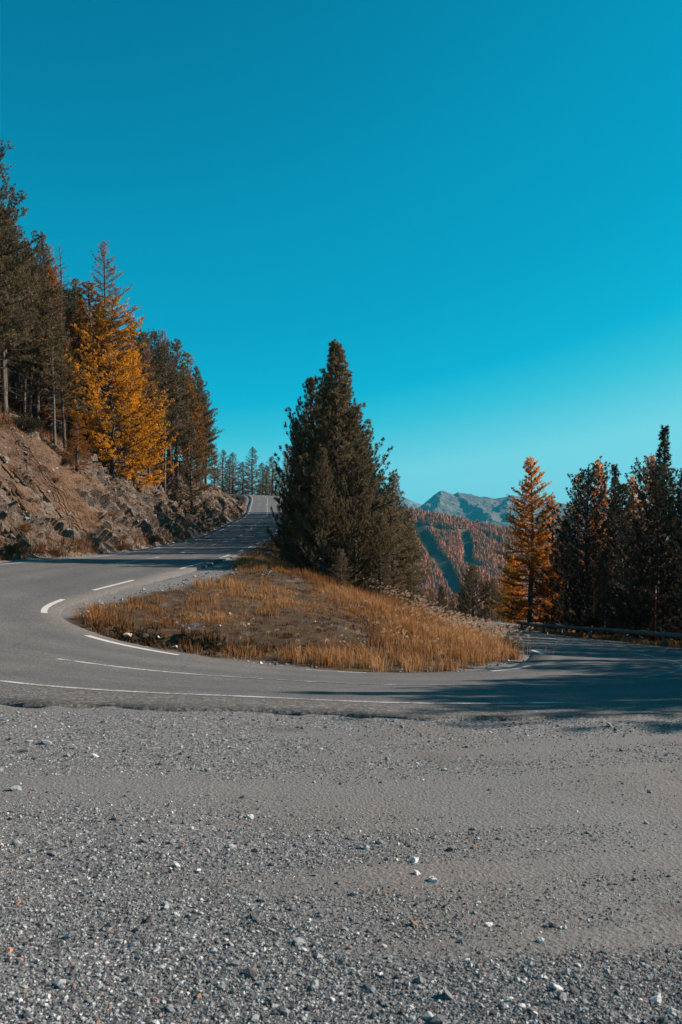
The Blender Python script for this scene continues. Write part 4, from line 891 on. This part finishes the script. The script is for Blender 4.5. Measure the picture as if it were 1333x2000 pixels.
# ------------------------------------------------------------------ stones
def ico():
    import bmesh
    b = bmesh.new(); bmesh.ops.create_icosphere(b, subdivisions=1, radius=1); v = np.array([q_.co[:] for q_ in b.verts]); f = np.array([[w_.index for w_ in q_.verts] for q_ in b.faces]); b.free(); return v, f
IV, IF = ico(); VAR = []
for k in range(24):
    r_ = np.random.default_rng(k + 500); v = IV.copy()
    for q_ in range(7):                                # chop flat sides
        d = r_.normal(0, 1, 3); d /= np.linalg.norm(d); c = r_.uniform(.45, .8); s_ = v @ d; v = v - d[None] * np.maximum(s_ - c, 0)[:, None]
    v = v * np.array([1, r_.uniform(.6, .95), r_.uniform(.4, .75)]); VAR.append(v)
VAR = np.array(VAR)
OV = np.array([[1, 0, 0], [0, 1, 0], [-1, 0, 0], [0, -1, 0], [0, 0, 1], [0, 0, -1]], float); OF = np.array([[0, 1, 4], [1, 2, 4], [2, 3, 4], [3, 0, 4], [1, 0, 5], [2, 1, 5], [3, 2, 5], [0, 3, 5]])
def rocks(x, y, z, sz, rng, tone, low=False, var=VAR):
    n = len(x)
    if low: bv = OV[None] * rng.uniform(.55, 1.2, (n, 6, 1)) * np.array([1, .8, .65]); fc = OF
    else: bv = var[rng.integers(0, len(var), n)]; fc = IF
    a = rng.uniform(0, 6.28, n); ca, sa = np.cos(a), np.sin(a); tl = rng.normal(0, .35, n)
    vx = bv[..., 0] * ca[:, None] - bv[..., 1] * sa[:, None]; vy = bv[..., 0] * sa[:, None] + bv[..., 1] * ca[:, None]; vz = bv[..., 2] + vx * tl[:, None]
    v = np.stack([vx, vy, vz], 2) * sz[:, None, None] + np.stack([x, y, z + sz * .18], 1)[:, None]
    k = bv.shape[1]; f = (np.arange(n)[:, None, None] * k + fc[None]).reshape(-1, 3)
    return v.reshape(-1, 3), f, np.repeat(tone, k)
t = NT('gravel_stone'); tn = t.attr('tone'); p = t.pos()
c = t.ramp(tn, [(0.0, (0.035, 0.037, 0.040)), (0.35, (0.100, 0.108, 0.114)), (0.62, (0.190, 0.204, 0.213)), (0.84, (0.36, 0.38, 0.39)), (0.90, (0.55, 0.55, 0.54)), (0.93, (0.26, 0.15, 0.10)), (1.0, (0.19, 0.125, 0.09))])
M['stone'] = t.done(t.mix(1.0, c, t.ramp(t.noise(p, 70, 4, .7), [(.3, .7), (.7, 1.25)]), 'MULTIPLY'), .85, t.bump(t.noise(p, 120, 3), .006))
rs = np.random.default_rng(9)
def fieldz(x, y): return np.array([H(a_, b_) for a_, b_ in zip(x, y)])
def scatter(n, y0, y1, dens, size, low, tone_mu=.51):
    """uniform per metre of picture height: y drawn so that near rows hold more stones"""
    u = rs.uniform(0, 1, n); y = 1 / (1 / y0 + u * (1 / y1 - 1 / y0)); x = rs.uniform(-.47, .47, n) * y
    P_ = np.stack([x, y, x * 0], 1)
    st_ = .22 - .80 * dusty_field(x, y)
    k = (st_ + dens(x, y) + rs.normal(0, .22, n) > 0) & (gvals(x, y, gout) > .02) & (gvals(x, y, gravel) > .4)
    x, y = x[k], y[k]; n = len(x)
    s_ = size(n) * (0.72 + 0.065 * y)
    tn_ = np.clip(rs.normal(tone_mu, .25, n), 0, .89); tn_ = np.where(rs.random(n) < .045, rs.uniform(.9, 1, n), tn_)
    return rocks(x, y, fieldz(x, y), s_, rs, tn_, low)
rk_ = [scatter(150000, 2.4, 12.3, lambda x, y: .16, lambda n: np.exp(rs.normal(-5.35, .42, n)), True),
       scatter(42000, 2.4, 12.3, lambda x, y: -.08, lambda n: np.exp(rs.normal(-4.95, .38, n)), False),
       scatter(3000, 2.6, 12.3, lambda x, y: -.10, lambda n: np.exp(rs.normal(-4.2, .36, n)), False),
       scatter(500, 2.6, 12.3, lambda x, y: .3, lambda n: np.exp(rs.normal(-4.8, .38, n)), False, .72)]
# shoulder inside the bend and stony spots on the spur
n = 9000; x = rs.uniform(-9, 7, n); y = rs.uniform(17.5, 40, n); nzv = fbm(np.stack([x * .8, y * .8, x * 0], 1), 3, 170)
k = (gvals(x, y, go) < -.35) & (gvals(x, y, gout) > .03) & ((gvals(x, y, gravel) > .4) | (nzv > .22)); x, y = x[k], y[k]
rk_.append(rocks(x, y, fieldz(x, y), np.exp(rs.normal(-3.45, .45, len(x))), rs, np.clip(rs.normal(.5, .22, len(x)), 0, .88), True))
v, f, a = join(rk_); tag(np_mesh('gravel_stones', v, f, M['stone'], {'tone': a}), 'loose grey gravel scattered over the pull-out and the shoulder', 'gravel', kind='stuff')
# stones fallen onto the foot of the bank
c = bank_pts(2600, .0, .9); v, f, a = rocks(c[:, 0], c[:, 1], c[:, 2], np.exp(rs.normal(-2.7, .5, len(c))), rs, np.clip(rs.normal(.5, .2, len(c)), 0, .88))
tag(np_mesh('scree', v, f, M['stone'], {'tone': a}), 'grey rubble lying on the rock bank', 'scree', kind='stuff')
def stone_mat(name, c0, c1):
    t = NT(name); p = t.objc(); n_ = t.noise(p, 5, 5, .7); M[name] = t.done(t.ramp(n_, [(.3, c0), (.7, c1)]), .85, t.bump(n_, .05)); return M[name]
stone_mat('white_stone', (.42, .41, .40), (.74, .72, .70)); stone_mat('dark_stone', (.06, .058, .055), (.17, .16, .15)); stone_mat('tan_stone', (.34, .25, .19), (.60, .47, .38)); stone_mat('slate_stone', (.15, .18, .19), (.30, .34, .35)); stone_mat('rust_stone', (.28, .14, .08), (.46, .25, .16))
for k, (px, py, sz, mt, lb) in enumerate(((810, 1684, .032, 'white_stone', 'white angular stone, farthest of the three pale ones on the gravel'), (815, 1707, .034, 'white_stone', 'pale stone in the middle of the three on the gravel'), (848, 1722, .036, 'white_stone', 'flat pale stone, nearest of the three on the gravel'),
        (881, 1663, .036, 'dark_stone', 'dark block of stone right of the three pale ones'), (489, 1598, .040, 'white_stone', 'light stone with a dark shaded side in the centre of the gravel'), (92, 1453, .075, 'slate_stone', 'flat bluish slab of stone at the left of the gravel'), (28, 1544, .060, 'slate_stone', 'bluish flat stone by the left edge of the gravel'),
        (17, 1860, .022, 'rust_stone', 'rusty orange pebble at the left edge of the foreground'), (40, 1880, .020, 'rust_stone', 'brown orange pebble near the rusty one at the left'), (692, 1748, .034, 'slate_stone', 'blue grey stone alone below the middle of the gravel'), (1057, 1842, .026, 'white_stone', 'round pale pebble beside a crack on the right of the gravel'), (956, 1808, .024, 'white_stone', 'small white pebble right of the centre in the foreground'),
        (248, 1246, .17, 'tan_stone', 'pinkish boulder at the edge of the hole inside the bend'), (283, 1246, .15, 'dark_stone', 'brown boulder in the hole beside the pinkish one'), (309, 1245, .07, 'white_stone', 'small white stone in the dark hole inside the bend'), (344, 1266, .09, 'white_stone', 'bright white stone at the road edge inside the bend'), (449, 1200, .065, 'white_stone', 'white stone lying in the middle of the spur'), (486, 1220, .06, 'white_stone', 'pale grey stone on the stony spot of the spur'), (430, 1223, .05, 'white_stone', 'little white stone left of the stony spot on the spur'), (462, 1113, .07, 'white_stone', 'white stone on the shoulder at the edge of the pine shadow'))):
    # walk the view ray down to the ground
    dx, dz = (px - CX) / F, -(py - HY) / F; Y = 2.0
    while Y < 60 and CH + dz * Y > float(H(dx * Y, Y)): Y += .02
    r_ = np.random.default_rng(k + 900); v = VAR[k % 24]; v = v + r_.normal(0, .04, v.shape)
    o = np_mesh('loose_stone' if sz < .1 else 'boulder', v * sz, IF, M[mt]); o.location = (dx * Y, Y, float(H(dx * Y, Y)) + sz * .22); o.rotation_euler = (r_.normal(0, .2), r_.normal(0, .2), r_.uniform(0, 6)); tag(o, lb, 'stone' if sz < .1 else 'boulder')
# fallen branch on the bank
a_, b_ = on_bank(191, 922), on_bank(228, 962); m = MB(); u = np.linspace(0, 1, 8)[:, None]; pts = a_ + (b_ - a_) * u; 
for i_ in range(8): pts[i_, 2] = max(pts[i_, 2], float(on_bank(*(proj(pts[i_:i_ + 1])[0]))[2])) + .08
m.tube(pts, np.linspace(.07, .03, 8), 6); o = m.build('fallen_branch', M['bark']); tag(o, 'dark fallen branch lying down the orange soil of the bank', 'branch')

# ------------------------------------------------------------------ far valley side with its larch wood, mountains behind
CRX = np.array([-900, 300, 700, 800, 850, 900, 950, 1000, 1100, 1250, 1500, 2300]); CRY = np.array([900, 960, 998, 1010, 1015, 1023, 1033, 1046, 1072, 1100, 1130, 1180])
GUL = [([(812, 1022), (842, 1072), (868, 1108), (900, 1165)], 15, 11), ([(905, 1040), (914, 1072), (912, 1096), (930, 1118)], 12, 9), ([(930, 1037), (986, 1066), (1050, 1090)], 8, 6)]
def hill_z(x, y):
    z = hill_base(x, y); px = CX + F * x / y; py = HY - F * (z - CH) / y
    for pl, w_, dp in GUL:
        a = np.array(pl, float); c = np.interp(py, a[:, 1], a[:, 0], left=-1e4, right=-1e4); d = px - c
        z = z - dp * np.where(d > -w_ * .55, 1 - sstep(-w_ * .55, w_ * 1.1, d), sstep(-w_ * 1.1, -w_ * .55, d)) * (c > 0)
    return z
def hill_base(x, y):
    px = CX + F * x / y; zc = CH + (HY + 6 - np.interp(px, CRX, CRY)) / F * 2150
    d = 2150 - y
    z = np.where(d > 0, zc - d * .50, zc + d * .18)
    z = np.maximum(z, np.interp(y, [150, 320, 700, 1300, 2500, 6000, 12000], [-95, -130, -215, -235, -240, -330, -330]))
    P_ = np.stack([x, y, x * 0], 1)
    return z + fbm(P_ / 260, 4, 200) * 26 * sstep(900, 1500, y) + fbm(P_ / 60, 3, 204) * 5 * sstep(300, 700, y)
hx = np.concatenate([np.arange(-2600, -500, 120), np.arange(-500, 1400, 9), np.arange(1400, 4200, 120)]); hy = np.concatenate([np.arange(280, 1300, 60), np.arange(1300, 2400, 9), np.arange(2400, 12200, 300)])
XX, YY = np.meshgrid(hx, hy, indexing='ij'); zz = hill_z(XX.ravel(), YY.ravel())
t = NT('meadow_and_scree'); p = t.pos(); n_ = t.noise(p, .012, 6, .65)
M['hill'] = t.done(t.mix(t.attr('glade_shade'), t.ramp(n_, [(.3, (.075, .040, .024)), (.6, (.12, .062, .035)), (.8, (.17, .085, .045))]), t.ramp(n_, [(.3, (.012, .022, .018)), (.8, (.035, .042, .028))])), .95, t.bump(t.noise(p, .08, 5, .7), 4.0))  # treeless gullies: dark green meadow with the gully shade put into its colour
def gully(x, y, z0):
    px = CX + F * x / y; py = HY - F * (z0 - CH) / y; g = np.zeros(len(x))
    for pl, w_, dp in GUL:
        a = np.array(pl, float); c = np.interp(py, a[:, 1], a[:, 0], left=-1e4, right=-1e4); g = np.maximum(g, 1 - sstep(w_ * .7, w_ * 1.1, np.abs(px - c)))
    return g
glade_shade = gully(XX.ravel(), YY.ravel(), hill_base(XX.ravel(), YY.ravel())) * (YY.ravel() > 1300)
tag(np_mesh('hills', np.stack([XX.ravel(), YY.ravel(), zz], 1), grid_faces(len(hx), len(hy))[:, ::-1], M['hill'], {'glade_shade': glade_shade}, smooth=True), kind='structure')
rf = np.random.default_rng(31); n = 140000
x = rf.uniform(-60, 1000, n); y = rf.uniform(1420, 2230, n); px = CX + F * x / y; k = (px > 740) & (px < 1345) & (fbm(np.stack([x, y, x * 0], 1) / 28, 3, 222) > -.48); x, y, px = x[k], y[k], px[k]
z = hill_z(x, y); py = HY - F * (hill_base(x, y) - CH) / y
def seg_d(px, py, pl):
    d = np.full(len(px), 1e9)
    for (ax, ay), (bx_, by_) in zip(pl[:-1], pl[1:]):
        ux, uy = bx_ - ax, by_ - ay; s_ = np.clip(((px - ax) * ux + (py - ay) * uy) / (ux * ux + uy * uy), 0, 1); d = np.minimum(d, np.hypot(px - ax - ux * s_, py - ay - uy * s_))
    return d
nz_ = fbm(np.stack([x, y, x * 0], 1) / 40, 3, 210) * 5
clear = (seg_d(px, py, [(815, 1030), (842, 1072), (868, 1108), (895, 1158)]) + nz_ < 13) | (seg_d(px, py, [(908, 1046), (914, 1072), (912, 1096), (930, 1112)]) + nz_ < 9) | (seg_d(px, py, [(822, 1026), (860, 1038), (903, 1042)]) + nz_ < 4.5) | (seg_d(px, py, [(934, 1040), (986, 1066), (1040, 1086)]) + nz_ < 4)
x, y, z = x[~clear], y[~clear], z[~clear]; n = len(x)
h = np.clip(rf.lognormal(2.35, .32, n), 4, 22); r_ = h * rf.uniform(.20, .30, n); V, Fc = [], []; K = 5
an = np.arange(K) * 2 * np.pi / K
for lvl, (zb, zt, rr) in enumerate(((.08, .62, 1.0), (.36, .84, .72), (.62, 1.0, .45))):
    jit = rf.uniform(.65, 1.25, (n, K)); a0 = an[None] + rf.uniform(0, 6, (n, 1))
    ring = np.stack([x[:, None] + np.cos(a0) * r_[:, None] * rr * jit, y[:, None] + np.sin(a0) * r_[:, None] * rr * jit, z[:, None] + h[:, None] * (zb + rf.normal(0, .03, (n, K)))], 2)
    tip = np.stack([x, y, z + h * zt], 1)[:, None]
    V.append(np.concatenate([ring, tip], 1)); b0 = (np.arange(n) * (K + 1))[:, None] + lvl * n * (K + 1)
    Fc.append(np.stack([b0 + np.arange(K)[None], b0 + (np.arange(K)[None] + 1) % K, np.broadcast_to(b0 + K, (n, K))], 2).reshape(-1, 3))
V = np.concatenate([q_.reshape(-1, 3) for q_ in V]); Fc = np.concatenate(Fc); tn_ = np.clip(rf.normal(.5, .25, n), 0, 1); tn_ = np.tile(np.repeat(tn_, K + 1), 3)
t = NT('far_larch'); M['farlarch'] = t.done(t.ramp(t.attr('tone'), [(0, (.035, .028, .018)), (.10, (.06, .04, .024)), (.16, (.17, .060, .022)), (1, (.52, .155, .042))]), .9)
tag(np_mesh('larch_wood', V, Fc, M['farlarch'], {'tone': tn_}), 'far rust coloured larch wood covering the other side of the valley', 'forest', kind='stuff')
def mountain(name, label, dist, ridge, spurs, x0, x1, y0, y1, step, mat, sl, sr, sfront, seed, amp):
    X_, Y_ = np.meshgrid(np.arange(x0, x1, step), np.arange(y0, y1, step), indexing='ij'); x, y = X_.ravel(), Y_.ravel()
    P_ = np.stack([x, y, x * 0], 1); wx = fbm(P_ / (amp * 9), 4, seed) * amp * 1.2; wy = fbm(P_ / (amp * 9), 4, seed + 7) * amp * 1.2
    z = np.full(len(x), -400.0)
    L = [[((px - CX) / F * dist, dist, CH + (HY - py) / F * dist) for px, py in ridge]] + [[((px - CX) / F * d_, d_, CH + (HY - py) / F * d_) for px, py, d_ in s_] for s_ in spurs]
    for pl in L:
        for a, b in zip(pl[:-1], pl[1:]):
            ux, uy = b[0] - a[0], b[1] - a[1]; s_ = np.clip(((x + wx * .5 - a[0]) * ux + (y + wy - a[1]) * uy) / (ux * ux + uy * uy), 0, 1)
            dx, dy = x + wx * .5 - a[0] - ux * s_, y + wy - a[1] - uy * s_
            d_ = np.sqrt(np.where(dx < 0, dx * sl, dx * sr) ** 2 + (dy * sfront) ** 2)
            z = np.maximum(z, a[2] + (b[2] - a[2]) * s_ - d_)
    far = np.clip(np.abs(y - dist) / 300, 0, 1)
    z = z + (fbm(P_ / (amp * 4.0), 5, seed + 3, ridged=True) - .2) * amp * (.18 + .82 * far) + fbm(P_ / (amp * .8), 4, seed + 5, ridged=True) * amp * .16
    tag(np_mesh(name, np.stack([x, y, np.maximum(z, -390)], 1), grid_faces(*X_.shape)[:, ::-1], mat, smooth=False), kind='structure')
t = NT('mountain_rock'); p = t.pos(); n_ = t.noise(t.mapv(p, (1, 1, 2.2), (.5, .6, 0)), .006, 8, .7); n2 = t.noise(p, .0022, 4)
c = t.ramp(n_, [(.3, (.06, .055, .05)), (.55, (.13, .122, .115)), (.75, (.28, .27, .26))])
sx_ = t.n('ShaderNodeSeparateXYZ'); t.l(p, sx_.inputs[0]); lowm = t.ramp(t.math('ADD', t.math('MULTIPLY', sx_.outputs[2], .0022), t.math('MULTIPLY', n2, .8)), [(.75, 1.0), (1.15, 0.0)])
M['mtn'] = t.done(t.mix(t.math('MULTIPLY', lowm, .8), c, (.085, .052, .032)), .95, t.bump(n_, 26.0))
mountain('mountain', '', 6000, [(700, 1040), (808, 1004), (829, 991), (850, 974), (856, 965), (861, 960), (868, 961), (878, 967), (885, 971), (889, 966), (894, 963), (905, 965), (911, 968), (916, 966), (926, 970), (936, 973), (945, 972), (962, 976), (980, 973), (996, 969), (1040, 973), (1100, 985), (1200, 1000), (1350, 1030)],
         [[(861, 960, 6000), (864, 984, 5650), (850, 1000, 5300), (820, 1012, 5000)], [(894, 963, 6000), (925, 990, 5600), (965, 1015, 5200)], [(996, 969, 6000), (985, 985, 5700), (995, 1010, 5300)], [(1100, 985, 6000), (1060, 1015, 5400)]], -300, 2900, 4700, 6900, 16, M['mtn'], .80, .42, .42, 300, 42)
t = NT('snowy_rock'); p = t.pos(); n_ = t.noise(p, .004, 7, .7); sx_ = t.n('ShaderNodeSeparateXYZ'); t.l(p, sx_.inputs[0])
M['snow'] = t.done(t.mix(t.ramp(t.math('ADD', t.math('MULTIPLY', sx_.outputs[2], .0016), t.math('MULTIPLY', n_, .5)), [(1.18, 0.0), (1.34, 1.0)]), (.16, .165, .17), (.86, .87, .88)), .8, t.bump(n_, 20.0))
mountain('snowy_mountain', '', 9200, [(560, 1010), (700, 990), (760, 976), (785, 969), (798, 977), (817, 985), (831, 992), (860, 1010), (960, 1030)], [[(798, 977, 9200), (806, 1000, 8700)]], -1200, 2200, 8300, 10000, 24, M['snow'], .6, .45, .42, 340, 50)

# ------------------------------------------------------------------ air
hz = bpy.data.materials.new('haze_air'); hz.use_nodes = True; ht = hz.node_tree; ht.nodes.clear()
ho = ht.nodes.new('ShaderNodeOutputMaterial'); hv = ht.nodes.new('ShaderNodeVolumePrincipled'); hv.inputs['Density'].default_value = 5.8e-5; hv.inputs['Color'].default_value = (.03, .47, .68, 1)
ht.links.new(hv.outputs[0], ho.inputs['Volume'])
bx0, bx1, by0, by1, bz0, bz1 = -3000, 4600, -300, 12600, -420, 900
v = [(x, y, z) for x in (bx0, bx1) for y in (by0, by1) for z in (bz0, bz1)]
tag(np_mesh('haze', v, [[0, 1, 3, 2], [4, 6, 7, 5], [0, 4, 5, 1], [2, 3, 7, 6], [0, 2, 6, 4], [1, 5, 7, 3]], hz), kind='stuff')
